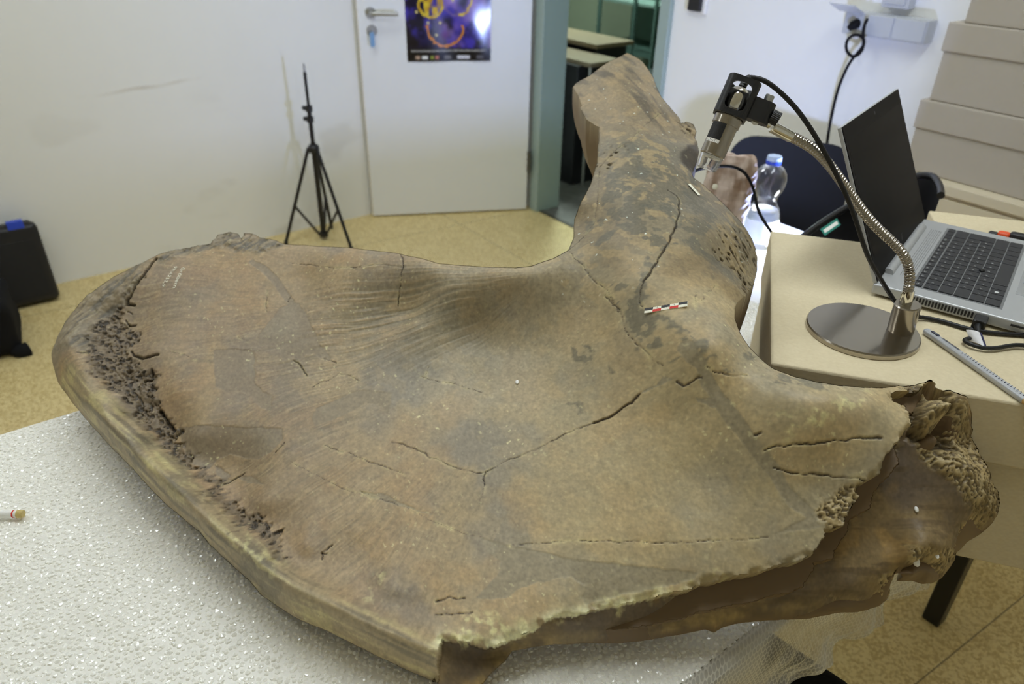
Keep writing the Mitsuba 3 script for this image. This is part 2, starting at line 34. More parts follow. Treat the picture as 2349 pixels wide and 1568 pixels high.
LOW_PTS = [[0.0747,-0.3355,0.0762],[0.1259,-0.3286,0.0677],[0.1771,-0.3227,0.0636],[0.216,-0.3171,0.0633],[0.2559,-0.3098,0.0582],[0.2941,-0.3076,0.0506],[0.3212,-0.2966,0.0612],[0.3614,-0.2922,0.0581],[0.4117,-0.289,0.0498],[0.4468,-0.282,0.0448],[0.4742,-0.2798,0.0433],[0.5137,-0.264,0.0444],[0.5251,-0.2398,0.058],[0.5517,-0.2471,0.0509],[0.5873,-0.2367,0.0437],[0.6033,-0.2105,0.0497],[0.6222,-0.1942,0.0566],[0.649,-0.1736,0.0728],[0.6518,-0.1531,0.0828],[0.6272,-0.1164,0.1059],[0.6141,-0.0733,0.1185],[0.6077,-0.0515,0.1337],[0.5689,-0.0443,0.1653],[0.5415,-0.0435,0.183],[0.0887,-0.3231,0.0944],[0.128,-0.3155,0.0964],[0.173,-0.3052,0.0941],[0.2387,-0.2897,0.093],[0.2908,-0.2788,0.089],[0.3422,-0.2682,0.0901],[0.3935,-0.253,0.0942],[0.3189,-0.2867,0.0762],[0.3953,-0.2712,0.0825],[0.4469,-0.2653,0.0832],[0.4189,-0.2385,0.0999],[0.4606,-0.2421,0.0963],[0.4195,-0.2149,0.1078],[0.4448,-0.2098,0.1103],[0.4733,-0.1703,0.1192],[0.4955,-0.1384,0.1396],[0.5027,-0.1162,0.1546],[0.5216,-0.1706,0.1256],[0.5465,-0.1938,0.1174],[0.5443,-0.1478,0.1401],[0.4975,-0.2175,0.1035],[0.522,-0.2361,0.0982],[0.5467,-0.2265,0.1036],[0.5656,-0.149,0.1471],[0.5983,-0.1597,0.1301],[0.5597,-0.1146,0.1535],[0.5462,-0.0993,0.1366],[0.5509,-0.0788,0.1101],[0.5677,-0.0884,0.1205],[0.5965,-0.0882,0.1167],[0.5462,-0.0781,0.1792],[0.5783,-0.0769,0.1539],[0.5507,-0.0539,0.1415],[0.5703,-0.0595,0.1662],[0.519,-0.0562,0.1615],[-0.018,-0.3413,0.0986],[0.0156,-0.3446,0.0826],[0.04,-0.3395,0.079],[0.021,-0.3625,0.0768],[-0.008,-0.372,0.0774],[-0.012,-0.387,0.0781],[0.012,-0.384,0.076],[0.0308,-0.3623,0.0767]]
CRACKS = [[1.6,4,[[0.2041,-0.0446],[0.1949,-0.053],[0.1823,-0.0583],[0.1719,-0.0647],[0.1615,-0.0673],[0.1522,-0.0697]]],[0.8,2,[[0.1522,-0.0697],[0.1427,-0.0717],[0.1318,-0.0737],[0.118,-0.0779],[0.0846,-0.095],[0.0622,-0.1025],[0.0453,-0.1077],[0.0345,-0.1137],[0.0135,-0.1269]]],[1.0,3,[[0.0135,-0.1269],[0.011,-0.1346],[0.0142,-0.1424]]],[0.8,2,[[0.0135,-0.1269],[0.0006,-0.1265],[-0.0199,-0.1211],[-0.035,-0.1142],[-0.0504,-0.1055],[-0.066,-0.0984],[-0.0822,-0.0878],[-0.1014,-0.0804],[-0.1172,-0.0765]]],[0.5,1,[[0.0142,-0.1424],[0.0106,-0.156],[0.0097,-0.1679],[0.0063,-0.1825]]],[1.2,3,[[0.2405,-0.0443],[0.2473,-0.0516],[0.253,-0.0493],[0.2593,-0.0466],[0.2625,-0.0455],[0.2653,-0.0468]]],[1.2,3,[[0.2723,0.2977],[0.2824,0.2911],[0.287,0.2791],[0.2815,0.2593],[0.279,0.24],[0.2714,0.218],[0.268,0.2028]]],[1.4,4,[[0.2667,0.2027],[0.2599,0.1882],[0.2529,0.1706],[0.2407,0.1493],[0.2341,0.1351],[0.2229,0.116],[0.213,0.0991]]],[0.8,2,[[0.213,0.0991],[0.2082,0.0893],[0.207,0.0729],[0.2095,0.0644]]],[0.5,1.5,[[-0.3374,0.2632],[-0.2924,0.2532],[-0.2491,0.2362],[-0.2166,0.228],[-0.2011,0.2258],[-0.1822,0.2257],[-0.1593,0.2211],[-0.1402,0.2136],[-0.1269,0.2083]]],[0.9,2.5,[[-0.135,0.2376],[-0.1273,0.2231],[-0.1269,0.2083],[-0.1301,0.1976],[-0.1301,0.1859],[-0.1328,0.1753],[-0.1338,0.1581]]],[1.0,3,[[0.3297,-0.1308],[0.3408,-0.1278],[0.3535,-0.1278],[0.3689,-0.1279],[0.3873,-0.1266],[0.4043,-0.1255],[0.4186,-0.1226],[0.4345,-0.1221],[0.4504,-0.1218]]],[1.0,3,[[0.3184,-0.1147],[0.3245,-0.1141]]],[0.9,3,[[0.3405,-0.1488],[0.3484,-0.1525],[0.3609,-0.1551],[0.3773,-0.1562],[0.3964,-0.1572],[0.4102,-0.1595],[0.4274,-0.1609],[0.4337,-0.1639]]],[1.2,3,[[-0.3515,-0.1325],[-0.3448,-0.1304],[-0.3394,-0.128],[-0.333,-0.1216],[-0.3238,-0.1165]]],[1.0,3,[[-0.2908,0.0666],[-0.2819,0.0646],[-0.2728,0.0527],[-0.2632,0.0387]]],[0.7,2,[[-0.2491,0.0187],[-0.238,0.0289],[-0.2272,0.0329],[-0.22,0.0389],[-0.216,0.0449],[-0.1965,0.0386],[-0.1817,0.0303]]],[0.8,2,[[-0.2424,0.0709],[-0.2318,0.0681],[-0.2224,0.0629]]],[0.7,2,[[-0.3226,0.1839],[-0.3176,0.1953]]],[0.8,2,[[-0.0363,-0.2896],[-0.0287,-0.2884],[-0.0212,-0.286],[-0.0109,-0.2877],[-0.0033,-0.2872]]],[0.7,2,[[-0.036,-0.3054],[-0.0222,-0.3042],[-0.0122,-0.3042],[-0.0023,-0.303],[0.0076,-0.3018]]],[1.0,3,[[-0.1714,-0.2243],[-0.1784,-0.2301],[-0.182,-0.2316],[-0.1812,-0.237],[-0.1817,-0.241]]],[1.0,3,[[-0.1831,-0.233],[-0.1764,-0.234]]],[0.8,2,[[0.1704,0.1082],[0.175,0.0943],[0.1797,0.0842],[0.1844,0.0763],[0.1867,0.0702],[0.1877,0.0589],[0.1922,0.0412],[0.1955,0.0302],[0.2011,0.0226],[0.2066,0.0124],[0.2121,0.0039],[0.2165,-0.0038],[0.2197,-0.0094],[0.2272,-0.021]]],[0.7,2,[[0.2697,-0.0378],[0.2745,-0.0406],[0.2866,-0.0455],[0.2926,-0.0476],[0.2974,-0.0491],[0.3059,-0.0485],[0.3133,-0.0483]]],[0.5,1.5,[[-0.0873,0.0333],[-0.0753,0.0272],[-0.062,0.023],[-0.0358,0.018],[0.0035,-0.0007]]],[0.5,1.2,[[-0.0823,0.0331],[-0.0771,0.0494]]],[0.9,2.5,[[-0.6476,0.0892],[-0.6385,0.0883],[-0.631,0.0918]]],[2.6,7,[[-0.5873,0.2929],[-0.588,0.2768],[-0.5896,0.262],[-0.5933,0.2467],[-0.5984,0.2331],[-0.6032,0.2207],[-0.6056,0.2088],[-0.6108,0.2032],[-0.6095,0.1945],[-0.5951,0.1933]]],[1.4,4,[[-0.6051,0.1645],[-0.5955,0.1551],[-0.5812,0.1514]]],[2.2,6,[[-0.5652,0.0955],[-0.5532,0.0856],[-0.5372,0.0781],[-0.5207,0.0776],[-0.5069,0.0812]]],[1.8,5,[[-0.5151,0.0552],[-0.51,0.0476],[-0.5102,0.0377],[-0.5214,0.0359]]],[2.6,7,[[-0.4816,-0.014],[-0.4701,-0.0255],[-0.4615,-0.0359],[-0.4506,-0.046]]],[1.2,3,[[-0.44,-0.0719],[-0.4327,-0.0732]]],[1.2,3,[[-0.6071,0.1824],[-0.596,0.1766]]],[0.6,1.2,[[-0.3625,0.2083],[-0.358,0.184],[-0.3522,0.1629]]],[0.7,1.5,[[-0.3899,0.1141],[-0.3713,0.1054]]],[0.6,1.5,[[-0.4903,0.0854],[-0.478,0.084],[-0.4604,0.0778],[-0.4442,0.0695]]],[0.6,1.5,[[0.2724,0.0748],[0.2673,0.0549],[0.2657,0.0409]]],[0.5,1.5,[[0.3069,0.0989],[0.2899,0.0796],[0.2769,0.0591]]],[0.6,1.5,[[0.1768,0.364],[0.1696,0.2958],[0.1641,0.2523],[0.1473,0.2276],[0.1245,0.2062],[0.1327,0.1808],[0.1442,0.1663],[0.1551,0.1408],[0.1732,0.1134],[0.1782,0.0906],[0.1835,0.0722]]],[0.5,1.5,[[0.0475,-0.2235],[0.1244,-0.2203],[0.1971,-0.224],[0.2278,-0.2259],[0.268,-0.2239],[0.3058,-0.2228],[0.3333,-0.2209]]],[0.6,1.5,[[0.1775,0.3735],[0.2041,0.4113],[0.2308,0.4359],[0.269,0.5033],[0.3009,0.5506]]],[0.8,2,[[-0.3023,-0.2126],[-0.2982,-0.2088],[-0.2929,-0.2084]]],[0.6,1.5,[[-0.2111,-0.0817],[-0.172,-0.0953],[-0.1396,-0.1088],[-0.0926,-0.1257]]],[0.5,1,[[-0.2625,-0.1015],[-0.21,-0.129],[-0.1621,-0.1507],[-0.1317,-0.1599]]],[0.7,2,[[-0.2801,-0.0902],[-0.2688,-0.0757]]],[0.5,1.2,[[0.0119,-0.2138],[-0.0421,-0.1968],[-0.0868,-0.1726],[-0.1505,-0.1506]]]]
FILLER = [[[-0.4213,0.0887],[-0.3921,0.0922],[-0.3551,0.0852],[-0.339,0.0252],[-0.3241,0.0131],[-0.3085,0.0049],[-0.3013,-0.0224],[-0.3191,-0.0181],[-0.3423,0.0056],[-0.3644,0.0134],[-0.3767,0.0111],[-0.3966,0.0182]],[[-0.3146,0.1823],[-0.3018,0.1759],[-0.2878,0.1594],[-0.2777,0.1144],[-0.2735,0.0686],[-0.2928,0.0746],[-0.3046,0.0685],[-0.3261,0.0962],[-0.3536,0.0937],[-0.3548,0.1161],[-0.3424,0.1453],[-0.3313,0.1691]],[[-0.2926,0.1724],[-0.2751,0.1371],[-0.2526,0.0967],[-0.2318,0.073],[-0.2406,0.0651],[-0.2602,0.0809],[-0.2798,0.0768]],[[-0.4448,-0.0432],[-0.4005,-0.0447],[-0.3417,-0.0479],[-0.2774,-0.0526],[-0.2726,-0.0703],[-0.2853,-0.0898],[-0.3042,-0.0991],[-0.3524,-0.087],[-0.3711,-0.0943],[-0.3797,-0.1095],[-0.4064,-0.1005],[-0.4293,-0.0719]],[[-0.2375,-0.0189],[-0.209,-0.0011],[-0.1792,0.0145],[-0.1288,0.0071],[-0.13,-0.0309],[-0.1418,-0.0154],[-0.1654,-0.0091],[-0.1849,-0.0263],[-0.2307,-0.0492],[-0.2404,-0.0343]],[[0.0103,-0.2137],[0.0527,-0.2246],[0.1233,-0.2422],[0.1858,-0.25],[0.2557,-0.2574],[0.2508,-0.2656],[0.2085,-0.2747],[0.1607,-0.2851],[0.1317,-0.2913],[0.1295,-0.282],[0.1346,-0.2726],[0.1178,-0.2615],[0.108,-0.2614],[0.0633,-0.2729],[0.0461,-0.2854],[0.0289,-0.288],[0.009,-0.2867],[0.033,-0.2606],[0.0386,-0.2449],[0.0216,-0.2317]],[[0.2041,-0.0446],[0.2117,-0.0391],[0.2207,-0.04],[0.2272,-0.0326],[0.2324,-0.0338],[0.2377,-0.0397],[0.2314,-0.0407],[0.2207,-0.0413]],[[0.2618,-0.0657],[0.2785,-0.0687],[0.2897,-0.0777],[0.2898,-0.0847],[0.2811,-0.0796],[0.2631,-0.0704]],[[-0.3726,-0.1024],[-0.3627,-0.104],[-0.3422,-0.1194],[-0.3464,-0.1262],[-0.3655,-0.1159]],[[-0.3358,-0.1181],[-0.3093,-0.1226],[-0.2794,-0.1402],[-0.3138,-0.1318]],[[-0.1505,-0.1506],[-0.1181,-0.1538],[-0.0722,-0.1759],[-0.0459,-0.1851],[-0.0868,-0.1726],[-0.1346,-0.1599]],[[0.3403,-0.2164],[0.3587,-0.2076],[0.3797,-0.1987],[0.3878,-0.2114],[0.3608,-0.2144]]]
PATINA = [[[0.1732,0.1167],[0.1835,0.0896],[0.1879,0.0694],[0.1945,0.0383],[0.2034,0.0199],[0.2187,-0.0009],[0.2262,-0.0023],[0.2245,0.0127],[0.2205,0.0237],[0.2188,0.0368],[0.2289,0.0346],[0.2372,0.0241],[0.2462,0.0132],[0.2536,0.01],[0.2439,0.0242],[0.2295,0.0423],[0.2138,0.0519],[0.206,0.0668],[0.2125,0.0791],[0.1964,0.1058],[0.1801,0.1247]],[[0.1844,0.331],[0.2101,0.3665],[0.247,0.3901],[0.2759,0.3962],[0.3041,0.3516],[0.3127,0.3307],[0.3411,0.3149],[0.3564,0.2771],[0.3132,0.2043],[0.2659,0.1642],[0.2344,0.1686],[0.2052,0.1889],[0.1885,0.2296],[0.1782,0.2788]],[[0.234,0.165],[0.2524,0.1671],[0.2384,0.1345],[0.2128,0.0951],[0.1971,0.0878],[0.1899,0.1],[0.2088,0.1182]],[[0.224,-0.0116],[0.2494,-0.0227],[0.2577,-0.0246],[0.2679,-0.0277],[0.2864,-0.0307],[0.294,-0.0367],[0.2851,-0.0355],[0.2669,-0.0309],[0.2536,-0.0266],[0.2312,-0.0182]],[[0.2397,-0.0031],[0.2545,0.008],[0.254,-0.0062],[0.2744,-0.0117],[0.2751,-0.0185],[0.2608,-0.0196],[0.2484,-0.0148]],[[0.2817,-0.0434],[0.2965,-0.0378],[0.315,-0.0379],[0.3101,-0.0441],[0.2962,-0.0478],[0.2866,-0.0461]],[[0.2996,-0.0548],[0.3156,-0.0498],[0.3388,-0.0514],[0.3511,-0.0618],[0.3321,-0.0629],[0.3144,-0.0588]],[[0.3267,-0.0095],[0.3496,-0.0102],[0.3508,-0.0444],[0.3726,-0.0534],[0.4021,-0.0592],[0.3943,-0.0738],[0.3658,-0.068],[0.3421,-0.0493],[0.3278,-0.0323],[0.3108,-0.0167]],[[0.1644,0.0023],[0.1716,0.0055],[0.1777,-0.0001],[0.1726,-0.0041]],[[0.127,0.0541],[0.1424,0.0504],[0.1542,0.0344],[0.1485,0.0205],[0.1335,0.0234]],[[0.1222,-0.0301],[0.1305,-0.0322],[0.1383,-0.0457],[0.1422,-0.0515],[0.1355,-0.0467],[0.1276,-0.0365]]]
SEAMS = [[[0.2486,-0.0094],[0.2545,-0.0236],[0.2637,-0.0336],[0.2679,-0.044],[0.272,-0.0533],[0.2794,-0.0632],[0.2875,-0.0761],[0.293,-0.0865],[0.3017,-0.0997],[0.3094,-0.1112],[0.3269,-0.1369],[0.3385,-0.1508],[0.3527,-0.1734],[0.3687,-0.1894],[0.3808,-0.1987]],[[-0.4026,0.2698],[-0.374,0.2503],[-0.3486,0.2236],[-0.3328,0.2009],[-0.3175,0.1825]]]
TRENCH = [[[-0.5849,0.2657],[-0.5976,0.2298],[-0.6113,0.2061],[-0.6166,0.1831],[-0.6045,0.1628],[-0.5654,0.1296],[-0.567,0.0958],[-0.532,0.0715],[-0.539,0.0614],[-0.4965,0.0419],[-0.5011,0.0148],[-0.4653,-0.0231],[-0.4478,-0.0462],[-0.4208,-0.0799],[-0.3785,-0.1161],[-0.3937,-0.1184],[-0.4161,-0.1027],[-0.4593,-0.0748],[-0.4995,-0.0398],[-0.5414,-0.0041],[-0.5827,0.0242],[-0.6065,0.058],[-0.6316,0.0929],[-0.6425,0.1208],[-0.6449,0.1515],[-0.6312,0.1832],[-0.6132,0.218]],[[-0.3977,-0.0999],[-0.3639,-0.127],[-0.316,-0.1688],[-0.2777,-0.1916],[-0.2479,-0.2128],[-0.2191,-0.2394],[-0.2299,-0.2433],[-0.2678,-0.2143],[-0.2992,-0.2006],[-0.3428,-0.1654],[-0.3918,-0.1235]]]
WEATHERED = [[[-0.5953,0.2893],[-0.5976,0.2298],[-0.6156,0.1948],[-0.6312,0.1832],[-0.6449,0.1515],[-0.6425,0.1208],[-0.6297,0.0893],[-0.7185,0.1063],[-0.7347,0.1316],[-0.709,0.1635],[-0.6953,0.2105],[-0.6503,0.2532]],[[-0.5884,0.2883],[-0.5575,0.3176],[-0.5039,0.3384],[-0.4978,0.36],[-0.4566,0.3596],[-0.4101,0.3428],[-0.3517,0.3125],[-0.3931,0.291],[-0.4331,0.3004],[-0.4792,0.3181],[-0.5279,0.306],[-0.565,0.2786]]]
CREST = [[-0.6666,0.076],[-0.5827,0.0242],[-0.5414,-0.0041],[-0.4995,-0.0398],[-0.4593,-0.0748],[-0.4143,-0.1058],[-0.3615,-0.1513],[-0.3035,-0.1957],[-0.2467,-0.2307],[-0.1915,-0.2688],[-0.1334,-0.296],[-0.0811,-0.3162],[-0.0285,-0.3357],[-0.0307,-0.3752],[-0.0694,-0.3614],[-0.1099,-0.346],[-0.1659,-0.3224],[-0.2096,-0.3071],[-0.2667,-0.2784],[-0.3135,-0.2414],[-0.3618,-0.202],[-0.4393,-0.1534],[-0.508,-0.0989],[-0.6327,-0.0075],[-0.7065,0.057]]
SPONGY = [[[0.495,-0.0487],[0.5079,-0.0487],[0.5228,-0.0487],[0.5325,-0.0422],[0.5454,-0.043],[0.5682,-0.0448],[0.582,-0.0602],[0.6221,-0.0765],[0.618,-0.0897],[0.6307,-0.1058],[0.6536,-0.1463],[0.6531,-0.1591],[0.6393,-0.1852],[0.6165,-0.2007],[0.5845,-0.1966],[0.583,-0.1915],[0.6009,-0.1785],[0.5758,-0.1685],[0.5625,-0.1551],[0.5416,-0.1399],[0.5234,-0.124],[0.515,-0.1082],[0.5092,-0.1013],[0.5112,-0.091],[0.5015,-0.0974],[0.4994,-0.1138],[0.4914,-0.1191],[0.5037,-0.095],[0.493,-0.0844],[0.4921,-0.063]],[[0.5055,-0.2182],[0.5162,-0.223],[0.5489,-0.2214],[0.599,-0.2088],[0.6117,-0.2125],[0.5792,-0.2425],[0.5422,-0.2438],[0.5078,-0.2357]],[[0.3828,-0.1881],[0.3964,-0.1822],[0.4134,-0.1685],[0.4374,-0.1641],[0.4307,-0.1751],[0.4216,-0.1948],[0.4128,-0.2019],[0.4137,-0.2077],[0.405,-0.2126],[0.3899,-0.2073]],[[0.4869,-0.2486],[0.5044,-0.2439],[0.5315,-0.2437],[0.5202,-0.2631],[0.5164,-0.2711],[0.48,-0.2806],[0.4445,-0.2832],[0.4241,-0.2748],[0.4504,-0.279],[0.481,-0.2737],[0.4902,-0.2663],[0.4841,-0.2557]]]
PITTED = [[[0.3384,0.5416],[0.3645,0.5436],[0.3651,0.5226],[0.347,0.4966],[0.3355,0.5038]],[[0.3418,0.2254],[0.4045,0.2983],[0.4394,0.2839],[0.4417,0.2543],[0.3966,0.1599],[0.3519,0.0986],[0.3673,0.1529],[0.3572,0.1685],[0.3259,0.1513],[0.3206,0.1816]],[[0.1765,0.3947],[0.2051,0.4219],[0.2243,0.4259],[0.2131,0.3965],[0.1897,0.3664],[0.1762,0.3549]]]
HOLLOW = [[0.5032,-0.0486],[0.5228,-0.0487],[0.5308,-0.0548],[0.5239,-0.0686],[0.5091,-0.0905],[0.5182,-0.1045],[0.5683,-0.0949],[0.5779,-0.1113],[0.5538,-0.1123],[0.5165,-0.1082],[0.5092,-0.1013],[0.5112,-0.091],[0.5107,-0.0751],[0.5069,-0.0556]]
DARKSPOT = [[[0.3123,0.4133],[0.3342,0.451],[0.3569,0.4832],[0.3508,0.4368],[0.3355,0.3864],[0.3242,0.3736],[0.3128,0.3908]]]
YELLOW = [[[-0.117,-0.2675],[-0.1111,-0.2544],[-0.0983,-0.2629],[-0.1057,-0.2833],[-0.1199,-0.2887]],[[-0.0201,-0.3256],[0.0175,-0.304],[0.0541,-0.3103],[0.0545,-0.3306],[-0.0049,-0.3366]],[[0.0669,-0.3247],[0.0869,-0.3095],[0.0956,-0.3025],[0.0725,-0.3098],[0.058,-0.3087]],[[0.1478,-0.2881],[0.1735,-0.2851],[0.1948,-0.2823],[0.2158,-0.2808],[0.2581,-0.2632],[0.2791,-0.2577],[0.2786,-0.2684],[0.2577,-0.274],[0.2158,-0.2835],[0.1732,-0.2947],[0.1447,-0.2977],[0.1231,-0.3034]],[[0.1948,-0.283],[0.2539,-0.2691],[0.2918,-0.2621],[0.2892,-0.2655],[0.2608,-0.2736],[0.1707,-0.2923],[0.0979,-0.3116],[0.0736,-0.3235],[0.0495,-0.3307],[0.0494,-0.324],[0.0857,-0.3164],[0.1345,-0.295]],[[-0.3023,-0.2126],[-0.2925,-0.2074],[-0.2761,-0.2196],[-0.2382,-0.2445],[-0.2227,-0.2488],[-0.2312,-0.2614],[-0.268,-0.2376],[-0.2918,-0.2262]],[[0.3312,-0.1076],[0.3513,-0.1039],[0.3887,-0.0902],[0.4192,-0.082],[0.4529,-0.0678],[0.4389,-0.0835],[0.3775,-0.1076],[0.346,-0.1159]]]


# ---------------------------------------------------------------- helpers
def lin(c):
    c = np.asarray(c, float) / 255.0
    return [float(v) for v in np.where(c <= 0.04045, c / 12.92, ((c + 0.055) / 1.055) ** 2.4)]


def rgb(c):
    return {'type': 'rgb', 'value': lin(c)}


def mat(name, bsdf):
    scene['material_' + name] = bsdf
    return 'material_' + name


def plain(name, c, rough=0.5, metallic=0.0, spec=0.5, **k):
    return mat(name, {'type': 'twosided', 'bsdf': {'type': 'principled', 'base_color': rgb(c) if not isinstance(c, dict) else c, 'roughness': rough, 'metallic': metallic, 'specular': spec, **k}})


USED = {}


def numbered(key):
    n = USED.get(key, 0)
    USED[key] = n + 1
    return key if n == 0 else f'{key}_{n:03d}'


def obj(name, mesh, m, parent=None, smooth=False, **k):
    key = numbered(f'{parent}__{name}' if parent else name)
    scene[key] = mikit.ply(mesh, m, smooth=smooth, **k)
    return key


def tag(key, label=None, cat=None, group=None, kind=None):
    d = labels.setdefault(key, {})
    for a, b in (('label', label), ('category', cat), ('group', group), ('kind', kind)):
        if b:
            d[a] = b
    return key


def thing(name, label, cat, group=None):
    key = numbered(name)
    tag(key, label, cat, group)
    return key


def struct(name, mesh, m, **k):
    return tag(obj(name, mesh, m, **k), kind='structure')


def box(x0, x1, y0, y1, z0, z1):
    b = trimesh.creation.box([x1 - x0, y1 - y0, z1 - z0])
    b.apply_translation([(x0 + x1) / 2, (y0 + y1) / 2, (z0 + z1) / 2])
    return b


def man(m):
    return trimesh.Trimesh(np.array(m.to_mesh().vert_properties[:, :3]), np.array(m.to_mesh().tri_verts), process=False)


def to_man(t):
    return m3.Manifold(m3.Mesh(np.asarray(t.vertices, np.float32), np.asarray(t.faces, np.uint32)))


def rbox(x0, x1, y0, y1, z0, z1, r=0.003, seg=8):
    """A box with rounded edges."""
    pts = []
    ico = trimesh.creation.icosphere(1, r)
    for x in (x0 + r, x1 - r):
        for y in (y0 + r, y1 - r):
            for z in (z0 + r, z1 - r):
                pts.append(np.asarray(ico.vertices) + [x, y, z])
    return trimesh.convex.convex_hull(np.vstack(pts))


def frame(o, x, y=None, z=None):
    """4 x 4 of a local frame: origin o, x axis, and z axis (or y); the rest by orthogonality."""
    x = np.asarray(x, float) / np.linalg.norm(x)
    if z is not None:
        z = np.asarray(z, float) - x * np.dot(x, z)
        z /= np.linalg.norm(z)
        y = np.cross(z, x)
    else:
        y = np.asarray(y, float) - x * np.dot(x, y)
        y /= np.linalg.norm(y)
        z = np.cross(x, y)
    m = np.eye(4)
    m[:3, 0], m[:3, 1], m[:3, 2], m[:3, 3] = x, y, z, o
    return m


def put(mesh, m):
    mesh = mesh.copy()
    mesh.apply_transform(m)
    return mesh


def join(*ms):
    return trimesh.util.concatenate(list(ms))


def lathe(profile, n=40):
    return trimesh.creation.revolve(np.array(profile, float), sections=n)


def spline(pts, n):
    from scipy.interpolate import CubicSpline
    p = np.asarray(pts, float)
    t = np.concatenate([[0], np.cumsum(np.linalg.norm(np.diff(p, axis=0), axis=1))])
    return CubicSpline(t, p)(np.linspace(0, t[-1], n))


def tube(path, radius, sides=10, caps=True):
    """A swept round tube; radius a number or one per point."""
    p = np.asarray(path, float)
    n = len(p)
    r = np.broadcast_to(radius, (n,))
    t = np.gradient(p, axis=0)
    t /= np.linalg.norm(t, axis=1, keepdims=True)
    a = np.cross(t[0], [0.3, 0.5, 0.8])
    A = []
    for i in range(n):
        a = a - t[i] * np.dot(a, t[i])
        a /= np.linalg.norm(a)
        A.append(a)
    A = np.array(A)
    B = np.cross(t, A)
    ang = np.arange(sides) * 2 * np.pi / sides
    v = (p[:, None] + r[:, None, None] * (np.cos(ang)[None, :, None] * A[:, None] + np.sin(ang)[None, :, None] * B[:, None])).reshape(-1, 3)
    f = []
    for i in range(n - 1):
        for j in range(sides):
            q, w = i * sides + j, i * sides + (j + 1) % sides
            f += [[q, w, w + sides], [q, w + sides, q + sides]]
    if caps:
        v = np.vstack([v, p[0], p[-1]])
        c0, c1 = len(v) - 2, len(v) - 1
        for j in range(sides):
            f += [[c0, (j + 1) % sides, j], [c1, (n - 1) * sides + j, (n - 1) * sides + (j + 1) % sides]]
    return trimesh.Trimesh(v, np.array(f), process=False)


def bar(p, q, r, sides=12):
    return tube([p, (np.asarray(p, float) + q) / 2, q], r, sides)


def extrude(poly, h):
    return trimesh.creation.extrude_polygon(poly, h, engine='earcut')


def rrect(w, h, r, cx=0.0, cy=0.0):
    return shapely.box(cx - w / 2 + r, cy - h / 2 + r, cx + w / 2 - r, cy + h / 2 - r).buffer(r, quad_segs=6)


def grid_sheet(P, closed=False):
    """A mesh from an array of points (rows, columns, 3)."""
    h, w = P.shape[:2]
    i, j = np.meshgrid(np.arange(h - 1), np.arange(w - 1), indexing='ij')
    a = (i * w + j).ravel()
    f = np.vstack([np.column_stack([a, a + 1, a + w + 1]), np.column_stack([a, a + w + 1, a + w])])
    return trimesh.Trimesh(P.reshape(-1, 3), f, process=False)


# ---------------------------------------------------------------- materials
def wall_paint(p, n, uv):
    x, y, z = p.x, p.y, p.z
    m = fbm(x * 1.3 + 5, y * 1.3, z * 1.3, octaves=3)
    c = mix(lin([236, 237, 236]), lin([227, 228, 226]), m)
    # scuffs low on the wall and two long drag marks
    s = smoothstep(0.66, 0.8, fbm(x * 3 + 9, y * 3.2, z * 4.5, octaves=4)) * smoothstep(0.95, 0.25, z)
    c = mix(c, mi.Color3f(lin([196, 193, 184])), s * 0.35)
    d = dr.abs(z - (0.80 + 0.06 * (y - 0.75)) - 0.01 * noise(y * 9))
    line = smoothstep(0.012, 0.002, d) * smoothstep(0.42, 0.55, y) * smoothstep(0.98, 0.9, y) * noise(y * 14, 3.0) * dr.select(x < -3.6, 1.0, 0.0)
    return mix(c, mi.Color3f(lin([176, 160, 138])), line * 0.45)


WALL = mat('wall_paint', {'type': 'twosided', 'bsdf': {'type': 'principled', 'base_color': proc(wall_paint), 'roughness': 0.75, 'specular': 0.25}})


def floor_lino(p, n, uv):
    x, y = p.x, p.y
    a = fbm(x * 170, y * 170, 1.0, octaves=3)
    b = fbm(x * 28 + 7, y * 28, 2.0, octaves=2)
    c = mix(lin([188, 166, 110]), lin([220, 201, 148]), smoothstep(0.28, 0.68, a * 0.9 + b * 0.1))
    xs = x + 0.265 + 0.07 * (1.7 - y)
    sx = dr.abs(xs - 1.5 * dr.round(xs / 1.5))
    sy = dr.abs(y / 8 - 0.26 - dr.round(y / 8 - 0.26)) * 8
    seam = dr.maximum(smoothstep(0.0025, 0.0008, sx), smoothstep(0.0025, 0.0008, sy))
    return mix(c, mi.Color3f(lin([96, 84, 60])), seam * 0.8)


FLOOR = mat('lino_floor', {'type': 'twosided', 'bsdf': {'type': 'principled', 'base_color': proc(floor_lino), 'roughness': 0.42, 'specular': 0.4}})


def grey_floor(p, n, uv):
    return mix(lin([86, 86, 82]), lin([108, 107, 101]), fbm(p.x * 30, p.y * 30, 0.0, octaves=3))


GREYFLOOR = mat('corridor_floor', {'type': 'twosided', 'bsdf': {'type': 'principled', 'base_color': proc(grey_floor), 'roughness': 0.6}})


def card(p, n, uv):
    m = fbm(p.x * 260, p.y * 260, p.z * 260, octaves=2)
    g = fbm(p.x * 8, p.y * 8, p.z * 8, octaves=2)
    return mix(lin([196, 182, 150]), lin([214, 202, 172]), m * 0.65 + g * 0.35)


